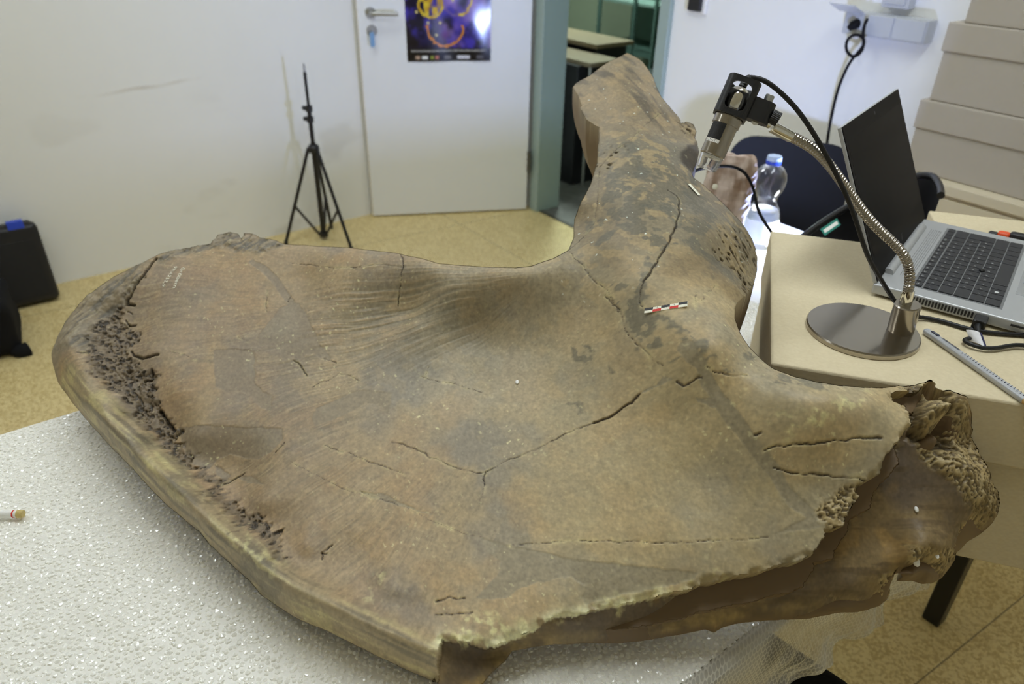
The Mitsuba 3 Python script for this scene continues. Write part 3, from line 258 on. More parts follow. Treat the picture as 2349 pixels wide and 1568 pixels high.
CARD = mat('cardboard', {'type': 'twosided', 'bsdf': {'type': 'principled', 'base_color': proc(card), 'roughness': 0.8, 'specular': 0.2}})
WHITE_PAINT = plain('door_paint', [226, 228, 230], 0.38)
CEIL = plain('ceiling_paint', [226, 225, 220], 0.9)
GREEN_FRAME = plain('green_frame', [150, 168, 162], 0.4)
BLACK = plain('black_plastic', [22, 22, 24], 0.42)
BLACK_SOFT = plain('black_cloth', [19, 19, 21], 0.85, spec=0.2)
BLACK_METAL = plain('black_metal', [18, 18, 19], 0.35)
RUBBER = plain('rubber', [14, 14, 15], 0.5)
STEEL = plain('brushed_steel', [168, 161, 150], 0.19, 1.0)
CHROME = plain('chrome', [225, 222, 214], 0.06, 1.0)
SATIN = plain('satin_nickel', [176, 176, 172], 0.4, 0.9)
ALU = plain('laptop_aluminium', [176, 178, 180], 0.42, 0.35)
KEY = plain('key_plastic', [40, 41, 45], 0.5)
LEGEND = plain('key_print', [196, 198, 200], 0.6)
WHITE = plain('white_plastic', [232, 231, 226], 0.35)
PAPER = plain('paper', [236, 233, 214], 0.8)
BLUE = plain('blue_plastic', [38, 68, 186], 0.4)
ORANGE = plain('orange_plastic', [226, 84, 38], 0.4)
TEAL = plain('teal_print', [22, 124, 108], 0.5)
RED = plain('red_print', [206, 58, 52], 0.6)
SOCKET = plain('socket_plastic', [182, 186, 192], 0.4)
GREY_SHELL = plain('grey_chair_shell', [27, 27, 28], 0.7, spec=.15)
SCREEN = plain('screen_glass', [27, 26, 25], 0.15, spec=0.015)
BEZEL = plain('screen_bezel', [26, 25, 24], 0.4, spec=.03)
SILVER = plain('silver_lacquer', [176, 178, 182], 0.35, 0.25)
WOOD = plain('pale_wood', [196, 160, 104], 0.5)
DESKTOP = plain('desk_top', [122, 108, 84], 0.5)
CREAM = plain('cream_board', [206, 196, 172], 0.6)
SKYBLUE = plain('pale_blue', [120, 160, 205], 0.4)
CAB = plain('cabinet_green', [160, 188, 176], 0.45)
DARKGREEN = plain('cabinet_dark', [72, 96, 88], 0.5)
OLIVE = plain('olive_wall', [150, 160, 136], 0.8)
GREYCARD = plain('grey_card', [176, 169, 158], 0.8, spec=.2)
GLASS = mat('clear_glass', {'type': 'thindielectric', 'int_ior': 1.5})
PET = mat('clear_pet', {'type': 'thindielectric', 'int_ior': 1.45})
CLEAR = mat('clear_acrylic', {'type': 'dielectric', 'int_ior': 1.49})
WATER = mat('water', {'type': 'dielectric', 'int_ior': 1.33})

# ---------------------------------------------------------------- the room
XL, YB, ZC = -3.645, 2.567, 2.85
DX0, DX1, DH = -3.215, -2.312, 2.05         # the doorway in the back wall
XR, YF = 2.3, -3.0
struct('floor', box(XL - 0.1, XR + 0.1, YF - 0.1, YB, -0.1, 0.0), FLOOR)
struct('ceiling', box(XL - 0.1, XR + 0.1, YF - 0.1, YB + 0.14, ZC, ZC + 0.1), CEIL)
struct('wall_left', box(XL - 0.1, XL, YF - 0.1, YB + 0.14, 0, ZC), WALL)
struct('wall_back', join(box(XL, DX0, YB, YB + 0.14, 0, ZC), box(DX1, XR + 0.1, YB, YB + 0.14, 0, ZC), box(DX0, DX1, YB, YB + 0.14, DH, ZC)), WALL)
struct('wall_right', box(XR, XR + 0.1, YF - 0.1, YB + 0.14, 0, ZC), WALL)
struct('wall_front', box(XL - 0.1, XR + 0.1, YF - 0.1, YF, 0, ZC), WALL)
# the green steel door frame
k = struct('trim_1', join(rbox(DX0, -3.150, YB - 0.022, YB + 0.145, 0, DH - 0.05, 0.004), rbox(-2.372, DX1, YB - 0.022, YB + 0.145, 0, DH - 0.05, 0.004), rbox(DX0, DX1, YB - 0.022, YB + 0.145, DH - 0.05, DH, 0.004)), GREEN_FRAME)
tag(k, 'grey green steel door frame around the dark doorway')
struct('trim_2', box(DX0, DX1, YB - 0.004, YB + 0.02, -0.001, 0.004), plain('threshold', [66, 62, 54], 0.5))

# the open door: leaf in a local frame, x from the free edge to the hinge, y out of the face, z up
LEAF = frame([-3.5944, 1.7367, 0.0000], [0.3868, 0.7794, 0.0000], z=[0, 0, 1])     # y points away from the room's middle
LEAF_L = 0.870
leaf = rbox(0, LEAF_L, 0.0, 0.042, 0.008, 1.985, 0.003)
key = struct('door_1', put(leaf, LEAF), WHITE_PAINT)
tag(key, 'white door leaf standing open against the left wall, poster on it')
obj('edge_strip', put(rbox(-0.006, 0.002, 0.004, 0.038, 0.01, 1.983, 0.002), LEAF), plain('edge_strip', [206, 200, 182], 0.6), 'door_1')


def in_leaf(x, y, z):
    return (LEAF @ np.array([x, y, z, 1.0]))[:3]


def leaf_lathe(profile, x, z, n=32):
    """A turned piece standing out of the door's face at (x, z)."""
    return put(lathe(profile, n), LEAF @ frame([x, 0, z], [1, 0, 0], z=[0, -1, 0]))


obj('handle', join(leaf_lathe([(0, 0), (.026, 0), (.026, .006), (.023, .010), (0, .010)], .064, 1.053),
                   tube([in_leaf(.064, -.005, 1.053), in_leaf(.064, -.03, 1.053), in_leaf(.066, -.044, 1.053), in_leaf(.078, -.05, 1.053), in_leaf(.12, -.05, 1.053), in_leaf(.185, -.05, 1.052), in_leaf(.196, -.05, 1.052)], .0105, 14)),
    SATIN, 'door_1', smooth=40)
obj('lock_rosette', leaf_lathe([(0, 0), (.026, 0), (.026, .006), (.023, .009), (0, .009)], .064, .972), SATIN, 'door_1', smooth=40)
obj('latch_plate', put(rbox(-.0075, -.002, .012, .03, .98, 1.15, .001), LEAF), SATIN, 'door_1')
kt = thing('key', 'small key with blue head in the lock of the open white door', 'key')
obj('blade', bar(in_leaf(.064, -.006, .972), in_leaf(.064, -.030, .968), .0028), SATIN, kt)
obj('head', put(extrude(rrect(.022, .070, .009), .004), LEAF @ frame([.063, -.026, .934], [1, 0, 0], z=[0, -1, 0])), SKYBLUE, kt)
for z0 in (0.28, 1.68):
    h = numbered('door_1__hinge')
    scene[h] = mikit.ply(put(join(lathe([(0, 0), (.011, 0), (.011, .052), (.0095, .054), (.0095, .056), (.011, .058), (.011, .11), (0, .11)], 20)), LEAF @ frame([LEAF_L + .006, -.004, z0 - .05], [1, 0, 0], z=[0, 0, 1])), plain('hinge_metal', [96, 96, 92], 0.4, 0.7), smooth=40)


def poster(p, n, uv):
    u, v = uv.x * 0.424, uv.y * 0.60         # metres across and up
    b1 = fbm(u * 14 + 3, v * 11, 0.5, octaves=4)
    b2 = fbm(u * 9 + 40, v * 9, 2.5, octaves=3)
    c = mix(lin([22, 15, 40]), lin([64, 52, 168]), smoothstep(0.36, 0.62, b1))
    c = mix(c, mi.Color3f(lin([150, 118, 196])), smoothstep(0.42, 0.70, b2) * smoothstep(0.12, 0.24, u) * 0.9)
    c = mix(c, mi.Color3f(lin([110, 30, 130])), smoothstep(0.03, 0.0, dr.sqrt(dr.square(u - 0.19) + dr.square(v - 0.125))) * 0.7)
    c = mix(c, mi.Color3f(lin([14, 11, 22])), smoothstep(0.20, 0.08, v) * smoothstep(0.25, 0.1, u) * 0.9)

    def ring(cx, cy, rx, ry, w):
        r = dr.sqrt(dr.square((u - cx) / rx) + dr.square((v - cy) / ry))
        return smoothstep(w, w * 0.4, dr.abs(r - 1 + 0.12 * (noise(u * 60, v * 60) - 0.5)))

    gold = mix(lin([176, 128, 20]), lin([226, 202, 60]), noise(u * 70, v * 45, 4.0))
    blob = smoothstep(1.1, 0.9, dr.sqrt(dr.square((u - 0.125) / 0.055) + dr.square((v - 0.265) / 0.055))) * smoothstep(0.3, 0.6, noise(u * 48 + 3, v * 30, 9.0))
    c = mix(c, gold, dr.maximum(blob, ring(0.125, 0.265, 0.058, 0.058, 0.14)))
    c = mix(c, gold, ring(0.255, 0.30, 0.075, 0.085, 0.10) * dr.select(u > 0.262, 1.0, 0.15))
    c = mix(c, mi.Color3f(lin([206, 132, 48])), ring(0.195, 0.165, 0.088, 0.092, 0.09) * dr.select(v < 0.172, 1.0, 0.0))
    for cx, cy in ((0.055, 0.232), (0.11, 0.182), (0.17, 0.182), (0.15, 0.125), (0.235, 0.285), (0.27, 0.298), (0.05, 0.33), (0.2, 0.35)):
        c = mix(c, mi.Color3f(lin([214, 200, 130])), smoothstep(0.009, 0.004, dr.sqrt(dr.square(u - cx) + dr.square(v - cy))))
    foot = smoothstep(0.066, 0.058, v)
    c = mix(c, mi.Color3f(lin([12, 11, 16])), foot)
    t = dr.select((v > 0.046) & (v < 0.055) & (u > 0.02) & (u < 0.40), dr.select(noise(u * 420, v * 300) > 0.45, 0.55, 0.15), 0.0)
    c = mix(c, mi.Color3f(lin([210, 208, 205])), t)
    for cx, w, col in ((0.052, 0.013, [176, 150, 130]), (0.088, 0.017, [228, 228, 226]), (0.125, 0.010, [140, 150, 60]), (0.15, 0.010, [190, 120, 110]), (0.205, 0.02, [110, 108, 110]), (0.285, 0.037, [214, 214, 226]), (0.37, 0.02, [90, 90, 100])):
        c = mix(c, mi.Color3f(lin(col)), smoothstep(w, w * 0.7, dr.abs(u - cx)) * smoothstep(0.010, 0.006, dr.abs(v - 0.019)))
    return c


POSTER = mat('poster_print', {'type': 'twosided', 'bsdf': {'type': 'principled', 'base_color': proc(poster), 'roughness': 0.16, 'specular': 0.6}})
gu, gv = np.meshgrid(np.linspace(0, 1, 29), np.linspace(0, 1, 41))
px_ = 0.232 + 0.424 * gu
pz_ = 0.824 + 0.60 * gv
wave = 0.004 + 0.0035 * np.sin(px_ * 23 + 3 * gv) * np.sin(gv * 5 + 1) + 0.004 * (meshkit.noise(np.stack([gu * 4, gv * 3, gu * 0], -1)) - 0.4) * np.sin(np.pi * np.clip(gu, 0.02, 0.98))
Ppos = np.stack([px_, -wave - 0.0015, pz_], -1).reshape(-1, 3)
pm = grid_sheet(Ppos.reshape(41, 29, 3))
pm.apply_transform(LEAF)
key = obj('poster', pm, POSTER, smooth=True, uv=np.column_stack([gu.ravel(), gv.ravel()]))
tag(key, 'glossy purple and gold poster hung on the open white door', 'poster')

# ---------------------------------------------------------------- the corridor beyond the doorway
struct('floor_corridor', box(-8.2, -0.5, YB + 0.02, 8.3, -0.1, 0.0), GREYFLOOR)
struct('wall_corridor', join(box(-8.2, -0.5, 5.32, 5.42, 0, ZC), box(-8.3, -8.2, YB, 8.3, 0, ZC), box(-1.4, -1.3, YB + 0.14, 5.4, 0, ZC)), OLIVE)
struct('ceiling_corridor', box(-8.3, -0.5, YB + 0.14, 8.3, ZC, ZC + 0.1), CEIL)
dk = thing('desk', 'desk with pale wooden top and black front beyond the doorway', 'desk')
obj('top', rbox(-4.6, -3.56, 3.30, 3.62, 0.765, 0.79, 0.003), DESKTOP, dk)
obj('cabinet', rbox(-4.5, -3.60, 3.34, 3.60, 0.0, 0.765, 0.004), BLACK, dk)
dk = thing('side_table', 'lower wooden topped side table in front of the desk beyond the doorway', 'side table')
obj('top', rbox(-3.98, -3.33, 3.05, 3.30, 0.715, 0.74, 0.003), DESKTOP, dk)
obj('cabinet', rbox(-3.98, -3.40, 3.02, 3.28, 0.0, 0.715, 0.004), BLACK, dk)
obj('leg', bar([-3.35, 3.07, 0], [-3.35, 3.07, .715], .009), SATIN, dk)
bk = thing('black_cabinet', 'black low cabinet in the dark behind the large bone beyond the doorway', 'cabinet')
obj('carcass', rbox(-3.34, -2.86, 3.36, 3.9, 0.0, 0.66, 0.004), BLACK, bk)
obj('door_panel', rbox(-3.33, -2.87, 3.348, 3.36, 0.03, 0.65, 0.003), BLACK, bk)
gc = thing('glass_cabinet', 'tall grey green display cabinet with glass doors beyond the doorway', 'cabinet')
obj('back_panel', box(-4.98, -3.6, 5.0, 5.02, 0.5, 2.4), CAB, gc)
obj('base', rbox(-4.98, -3.6, 4.62, 5.02, 0.47, 0.53, 0.004), DARKGREEN, gc)
obj('top', rbox(-4.98, -3.6, 4.62, 5.02, 2.4, 2.46, 0.004), DARKGREEN, gc)
for z in (0.84,):
    obj('shelf', box(-4.96, -3.62, 4.64, 5.0, z, z + 0.02), CAB, gc)
for x in (-4.97, -4.56, -4.33, -3.62):
    obj('post', rbox(x - 0.012, x + 0.012, 4.60, 4.63, 0.0, 2.46, 0.003), DARKGREEN, gc)
for x0, x1 in ((-4.95, -4.58), (-4.54, -4.35), (-4.31, -3.64)):
    obj('glass_pane', box(x0, x1, 4.612, 4.615, 0.53, 2.4), GLASS, gc)
for x in (-4.93, -4.46, -3.9):
    obj('stored_panel', rbox(x, x + 0.30, 4.9, 4.96, 0.87, 1.6, 0.004), plain('teal_card', [120, 160, 160], 0.6), gc) if x < -3.95 else None

# ---------------------------------------------------------------- lamps
FIX = plain('lamp_housing', [235, 235, 232], 0.5)
for i, (x, y, L, w) in enumerate(CEILING_LAMPS):
    lp = thing('ceiling_lamp', ('fluorescent ceiling lamp above the cardboard box', 'fluorescent ceiling lamp above the near end of the table', 'fluorescent ceiling lamp nearest the left wall')[i], 'ceiling lamp')
    obj('housing', rbox(x - w / 2 - .03, x + w / 2 + .03, y - L / 2 - .03, y + L / 2 + .03, ZC - .06, ZC - .001, .004), FIX, lp)
    d = trimesh.Trimesh([[x - w / 2, y - L / 2, ZC - .062], [x + w / 2, y - L / 2, ZC - .062], [x + w / 2, y + L / 2, ZC - .062], [x - w / 2, y + L / 2, ZC - .062]], [[0, 2, 1], [0, 3, 2]], process=False)
    obj('diffuser', d, WHITE, lp, emitter={'type': 'area', 'radiance': {'type': 'rgb', 'value': TUBE}})
lp = thing('corridor_lamp', 'dim ceiling lamp of the corridor', 'ceiling lamp')
obj('housing', rbox(-4.7, -4.2, 3.6, 4.2, ZC - .05, ZC - .001, .004), FIX, lp)
obj('diffuser', trimesh.Trimesh([[-4.68, 3.62, ZC - .052], [-4.22, 3.62, ZC - .052], [-4.22, 4.18, ZC - .052], [-4.68, 4.18, ZC - .052]], [[0, 2, 1], [0, 3, 2]], process=False), WHITE, lp, emitter={'type': 'area', 'radiance': {'type': 'rgb', 'value': CORRIDOR}})

# ---------------------------------------------------------------- the table, its bubble wrap
TX0, TX1, TY0, TY1, TZ = -1.28, -0.30, -0.9, 1.84, 0.748
tb = thing('work_table', 'work table with black legs under the bubble wrap and the big bone', 'table')
obj('top', rbox(TX0, TX1, TY0, TY1, TZ - .03, TZ, .004), WHITE, tb)
for x in (TX0 + .05, TX1 - .055):
    for y in (TY0 + .06, TY1 - .22):
        obj('leg', rbox(x - .021, x + .021, y - .021, y + .021, 0, TZ - .03, .004), BLACK_METAL, tb)
obj('rail', rbox(TX1 - .075, TX1 - .035, TY0 + .1, TY1 - .16, TZ - .09, TZ - .03, .004), BLACK_METAL, tb)


def wrap_height(x, y):
    q = np.stack([x * 5, y * 5, x * 0], -1)
    return TZ + 0.006 + 0.006 * meshkit.fbm(q, 3, 5)


def wrap_white(p, n, uv):
    return mix(lin([222, 220, 210]), lin([240, 239, 232]), fbm(p.x * 40, p.y * 40, p.z * 40, octaves=3))


WRAP = mat('bubble_wrap', {'type': 'twosided', 'bsdf': {'type': 'principled', 'base_color': proc(wrap_white), 'roughness': 0.30, 'specular': 0.5}})
BUBBLE = mat('bubble_film', {'type': 'twosided', 'bsdf': {'type': 'principled', 'base_color': rgb([232, 231, 222]), 'roughness': 0.16, 'specular': 0.9}})


def film_weight(p, n, uv):
    # honeycomb of flattened bubbles: clear cells, milky seams; whole patches are milkier
    s = 0.0072
    a, b = p.y / s + 0.8 * p.x / s, (p.z * 0.9 - p.x * 0.5) / s
    best = mi.Float(9)
    for o in (0.0, 0.5):
        ax, by = a - o - dr.round(a - o), (b / 1.732 - o - dr.round(b / 1.732 - o)) * 1.732
        best = dr.minimum(best, dr.sqrt(ax * ax + by * by))
    seam = smoothstep(0.34, 0.47, best)
    milky = smoothstep(0.36, 0.58, fbm(p.y * 7 + 3, p.z * 9, p.x * 4, octaves=3))
    return dr.minimum(0.26 + 0.36 * seam + 0.46 * milky, 0.95)


scene['material_film_clear'] = {'type': 'thindielectric', 'int_ior': 1.4}
scene['material_film_milky'] = {'type': 'twosided', 'bsdf': {'type': 'principled', 'base_color': rgb([206, 203, 192]), 'roughness': 0.25, 'specular': 0.6}}
FILM = mat('hanging_film', {'type': 'blendbsdf', 'weight': proc(film_weight), 'bsdf_0': {'type': 'ref', 'id': 'material_film_clear'}, 'bsdf_1': {'type': 'ref', 'id': 'material_film_milky'}})
wr = thing('bubble_wrap', 'sheet of clear bubble wrap spread over the work table under the bone', 'bubble wrap')
gx, gy = np.meshgrid(np.arange(TX0 + .002, TX1 + .0001, .012), np.arange(-0.75, 1.36, .012), indexing='ij')
obj('sheet', grid_sheet(np.stack([gx, gy, wrap_height(gx, gy)], -1)), WRAP, wr, smooth=True)
# the part that hangs over the table's edge, in loose folds
su, sv = np.meshgrid(np.linspace(0, 1, 90), np.linspace(0.02, 1.16, 240), indexing='ij')
fold = np.clip((su - .12) / .88, 0, 1)
ang = np.clip(su / .25, 0, 1) * np.pi / 2
ripple = .020 * np.sin((sv - .25 * su) * 46 + 3 * meshkit.noise(np.stack([sv * 6, su * 2, su * 0], -1))) + .010 * np.sin((sv + .2 * su) * 95)
P = np.stack([TX1 - .004 + .026 * np.sin(ang) + fold * (.004 + ripple * .55), sv + 0 * su, TZ + .010 - .026 * (1 - np.cos(ang)) - fold * .155 * (1 + .06 * np.sin(sv * 7))], -1)
obj('hanging_part', grid_sheet(P), FILM, wr, smooth=True)
# the bubbles: thousands of half flattened domes
sp_ = 0.0078
bx_, by_ = [], []
for i, x in enumerate(np.arange(TX0 + .008, TX1 - .004, sp_ * .866)):
    ys = np.arange(-0.55, 1.34, sp_) + (sp_ / 2 if i % 2 else 0)
    bx_ += [x] * len(ys)
    by_ += list(ys)
bx_, by_ = np.array(bx_) + rng.normal(0, .0014, len(bx_)), np.array(by_) + rng.normal(0, .0014, len(by_))
# none where the bone lies on top of them anyway
plan = Polygon(np.array(BONE_ORIGIN)[:2] + np.column_stack([np.array(OUTLINE), RBFInterpolator(np.array(TOP_PTS)[:, :2], np.array(TOP_PTS)[:, 2], kernel='thin_plate_spline', neighbors=40)(np.array(OUTLINE))]) @ np.array(BONE_AXES)[:, :2]).buffer(0).buffer(-.14)
keep = ~shapely.contains_xy(plan, bx_, by_) & (bx_ > TX0 + .003) & (bx_ < TX1 - .003)
bx_, by_ = bx_[keep], by_[keep]
ring6 = np.arange(6) * np.pi / 3
nb_ = len(bx_)
zz = wrap_height(bx_, by_)
hh = rng.uniform(.0007, .0024, nb_)
rr = rng.uniform(.0032, .0050, nb_)
tilt = rng.normal(0, .0012, (nb_, 2))
rot = rng.uniform(0, 1, nb_)
verts = np.zeros((nb_, 13, 3))
verts[:, 0] = np.stack([bx_ + tilt[:, 0], by_ + tilt[:, 1], zz + hh], -1)
for j in range(6):
    c, s = np.cos(ring6[j] + rot), np.sin(ring6[j] + rot)
    dent = rng.uniform(.15, 1.15, nb_)
    verts[:, 1 + j] = np.stack([bx_ + .62 * rr * c, by_ + .62 * rr * s, zz + hh * .75 * dent], -1)
    verts[:, 7 + j] = np.stack([bx_ + rr * c, by_ + rr * s, zz - .0006], -1)
fb = [[0, 1 + j, 1 + (j + 1) % 6] for j in range(6)] + [q for j in range(6) for q in ([1 + j, 7 + j, 7 + (j + 1) % 6], [1 + j, 7 + (j + 1) % 6, 1 + (j + 1) % 6])]
fb = (np.array(fb)[None] + (np.arange(nb_) * 13)[:, None, None]).reshape(-1, 3)
tag(obj('bubbles', trimesh.Trimesh(verts.reshape(-1, 3), fb, process=False), BUBBLE, wr), kind='stuff')

# ---------------------------------------------------------------- the fossil pelvis bone
# A surface over the bone's own plane (a, b in metres, h above it): the blade's upper face and the lower broken face meet along the broken lip.
BO, BM = np.array(BONE_ORIGIN), np.array(BONE_AXES)


def patch(pts):
    q = np.array(pts)
    return RBFInterpolator(q[:, :2], q[:, 2], kernel='thin_plate_spline', smoothing=3e-6)


top_patch, low_patch = patch(TOP_PTS), patch(LOW_PTS)


def bone_world(ab, h):
    return BO + np.column_stack([ab, h]) @ BM


def dist_to(lines, ab, closed=False):
    """Distance from the points to densely sampled polylines."""
    pts = []
    for l in lines:
        l = np.array(l + l[:1] if closed else l)
        for p, q in zip(l[:-1], l[1:]):
            n = max(2, int(np.linalg.norm(q - p) / .0008))
            pts.append(p + (q - p) * np.linspace(0, 1, n)[:, None])
    return cKDTree(np.vstack(pts)).query(ab)[0]


def soft(polys, ab, w, wob=0.0, seed=0):
    """1 inside the polygons, 0 outside, over a width w; the border wanders by wob."""
    out = np.zeros(len(ab))
    q = ab + (wob * (np.stack([meshkit.fbm(np.column_stack([ab * 90, ab[:, :1] * 0]), 3, seed), meshkit.fbm(np.column_stack([ab * 90 + 31, ab[:, :1] * 0]), 3, seed + 9)], -1) - .5) * 2 if wob else 0)
    for poly in polys:
        P_ = Polygon(poly).buffer(0)
        lo, hi = np.array(P_.bounds[:2]) - w * 2, np.array(P_.bounds[2:]) + w * 2
        m = np.all((q > lo) & (q < hi), axis=1)
        if not m.any():
            continue
        s = q[m]
        d = dist_to([list(map(list, g.exterior.coords)) for g in getattr(P_, 'geoms', [P_])], s)
        d = np.where(shapely.contains_xy(P_, s[:, 0], s[:, 1]), d, -d)
        out[m] = np.maximum(out[m], np.clip(.5 + d / w, 0, 1))
    return out


def sstep(a, b, x):
    t = np.clip((x - a) / (b - a), 0, 1)
    return t * t * (3 - 2 * t)


def n3(ab, f, seed=0, oct=3):
    a, b = ab[:, 0], ab[:, 1]
    return meshkit.fbm(np.column_stack([(.77 * a + .53 * b) * f, (.77 * b - .53 * a) * f, (.34 * a + .31 * b) * f + .37 + seed]), oct, seed)


STEP = 0.0015
lo, hi = np.array(OUTLINE).min(0) - .004, np.array(OUTLINE).max(0) + .004
na, nbb = int((hi[0] - lo[0]) / STEP) + 1, int((hi[1] - lo[1]) / (STEP * .866)) + 1
ia, ib = np.meshgrid(np.arange(na), np.arange(nbb), indexing='ij')
ab = np.stack([lo[0] + (ia + .5 * (ib % 2)) * STEP, lo[1] + ib * STEP * .866], -1).reshape(-1, 2)
OUTP = Polygon(OUTLINE)
edge_line = np.array(OUTLINE + OUTLINE[:1])
# the outline's small raggedness
dense = np.vstack([p + (q - p) * np.linspace(0, 1, max(2, int(np.linalg.norm(q - p) / .0012)), endpoint=False)[:, None] for p, q in zip(edge_line[:-1], edge_line[1:])])
OUTP = Polygon(dense + .0022 * (np.stack([n3(dense, 70, 3), n3(dense, 70, 5)], -1) - .5))
shapely.prepare(OUTP)
ins = shapely.contains_xy(OUTP, ab[:, 0], ab[:, 1])
I = (ia * nbb + ib)
a_, b_ = I[:-1, :-1].ravel(), I[1:, :-1].ravel()
c_, d_ = I[:-1, 1:].ravel(), I[1:, 1:].ravel()
even = (ib[:-1, :-1].ravel() % 2) == 0
tri = np.vstack([np.where(even[:, None], np.column_stack([a_, b_, c_]), np.column_stack([a_, b_, d_])), np.where(even[:, None], np.column_stack([b_, d_, c_]), np.column_stack([a_, d_, c_]))])
tri = tri[ins[tri].all(1)]
used = np.unique(tri)
remap = np.full(len(ab), -1)
remap[used] = np.arange(len(used))
tri, ab = remap[tri], ab[used]
e = np.sort(np.vstack([tri[:, [0, 1]], tri[:, [1, 2]], tri[:, [2, 0]]]), axis=1)
eu, cnt = np.unique(e[:, 0] * len(ab) + e[:, 1], return_counts=True)
rim_v = np.unique(np.stack([eu[cnt == 1] // len(ab), eu[cnt == 1] % len(ab)]))
ext = np.array(OUTP.exterior.segmentize(.0004).coords)
ab[rim_v] = ext[cKDTree(ext).query(ab[rim_v])[1]]

lower = Polygon(OUTLINE).buffer(0).difference(Polygon(BLADE).buffer(0))
lower = max(getattr(lower, 'geoms', [lower]), key=lambda g: g.area).buffer(.006).difference(Polygon(BLADE).buffer(0))
lower = max(getattr(lower, 'geoms', [lower]), key=lambda g: g.area)
is_blade = soft([list(map(list, lower.exterior.coords))], ab, .0001, .003, 11) <= .5
d_edge = cKDTree(ext).query(ab)[0]
d_lip = dist_to([LIP], ab)
hT, hL = top_patch(ab), low_patch(ab)
lip_pts = shapely.LineString(LIP).segmentize(.001)
lip_pts = np.array(lip_pts.coords)
hLs = hL - .012 * np.exp(-(d_lip / .018) ** 2)
cap_ = top_patch(lip_pts)[cKDTree(lip_pts).query(ab)[1]] - .010 + .9 * d_lip
h = np.where(is_blade, hT, np.minimum(hLs, cap_) - np.log1p(np.exp(-260 * np.minimum(np.abs(hLs - cap_), .1))) / 260)

m_fill = soft(FILLER, ab, .0016, .0022, 1)
seamd = dist_to(SEAMS, ab) + .006 * (n3(ab, 60, 2) - .5)
m_fill = np.maximum(m_fill, sstep(.0075, .0055, seamd))
m_pat = soft(PATINA, ab, .004, .010, 2)
_r = ab - np.array([0.10, 0.16])
_t = np.arctan2(_r[:, 0], -_r[:, 1])
spur = meshkit.fbm(np.column_stack([_t * 62, np.linalg.norm(_r, axis=1) * 12, np.full(len(ab), 4.4)]), 3, 95)
m_tr = soft(TRENCH, ab + _r / np.linalg.norm(_r, axis=1, keepdims=True) * (.050 * (spur - .5))[:, None], .006, .005, 3) * is_blade
m_we = soft(WEATHERED, ab, .012, .006, 4)
m_cr = soft([CREST], ab, .010, .004, 5)
m_sp = soft(SPONGY, ab, .006, .006, 6)
m_pi = soft(PITTED, ab, .016, .012, 13)
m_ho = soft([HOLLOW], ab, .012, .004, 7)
m_ye = soft(YELLOW, ab, .012, .012, 8)
low = ~is_blade
smooth_bone = is_blade & (m_tr < .3)

# fibres fan out from the neck
ctr = np.array([0.10, 0.16])
rel = ab - ctr
th, rad = np.arctan2(rel[:, 0], -rel[:, 1]), np.linalg.norm(rel, axis=1)
warp = .12 * (n3(ab, 7, 21) - .5)
fib = meshkit.fbm(np.column_stack([(th + warp) * 210, rad * 34, np.full(len(ab), 2.2)]), 3, 31)
fib2 = meshkit.fbm(np.column_stack([(th + warp) * 70, rad * 14, np.full(len(ab), 8.2)]), 3, 33)
w_fib = sstep(.12, .35, rad) * (1 - m_fill) * smooth_bone * (.30 + .70 * sstep(.05, -.25, ab[:, 0])) * (.35 + .65 * sstep(.35, .6, n3(ab, 7, 22)))
g1, g2, g3 = n3(ab, 14, 41, 4), n3(ab, 55, 42, 3), n3(ab, 230, 43, 3)
h = h + .0040 * (g1 - .5) + .0010 * (g2 - .5) * (1 - .8 * m_fill) + w_fib * .0011 * (fib - .5)
# the furrowed hollow below the rear rim
w_fur = np.exp(-(((ab[:, 0] + .12) / .16) ** 2 + ((ab[:, 1] - .14) / .07) ** 2))
h += w_fur * .0040 * (fib2 - .5)
h -= m_fill * .0006
# rough trench, weathered crest, spongy break
pit = n3(ab, 260, 51, 2)
h += m_tr * (.013 * (n3(ab, 90, 52, 4) - .60) - .0030 * sstep(.50, .68, pit))
stria = meshkit.fbm(np.column_stack([ab[:, 0] * 150 - ab[:, 1] * 90, ab[:, 1] * 25 + ab[:, 0] * 18, np.full(len(ab), 3.3)]), 3, 53)
h += m_we * (.006 * (stria - .5) + .006 * (n3(ab, 90, 54, 4) - .5))
h += soft(WEATHERED[1:], ab, .012, .006, 4) * (.016 * (n3(ab, 60, 97, 4) - .5))
m_sp = np.maximum(m_sp, m_ho)
h += m_sp * (.012 * (n3(ab, 60, 55, 4) - .5) - .0032 * sstep(.46, .64, n3(ab, 370, 56, 2)))
pits = sstep(.60, .70, n3(ab, 150, 66, 2))
h += m_pi * (.008 * (n3(ab, 60, 67, 4) - .5) - .0045 * pits)
h -= m_ho * .020 * (1 - .3 * n3(ab, 60, 57))
h += m_cr * .0020 * (meshkit.fbm(np.column_stack([(ab[:, 0] - .9 * ab[:, 1]) * 12, (ab[:, 0] * .7 + ab[:, 1]) * 110, np.full(len(ab), 1.3)]), 3, 58) - .5)
h += low * .0022 * (meshkit.fbm(np.column_stack([ab[:, 0] * 18, ab[:, 1] * 90, np.full(len(ab), 5.3)]), 3, 59) - .5)
# scalloped lip
h -= is_blade * .010 * np.exp(-(d_lip / .005) ** 2) * sstep(.4, .7, n3(ab, 75, 60, 2))
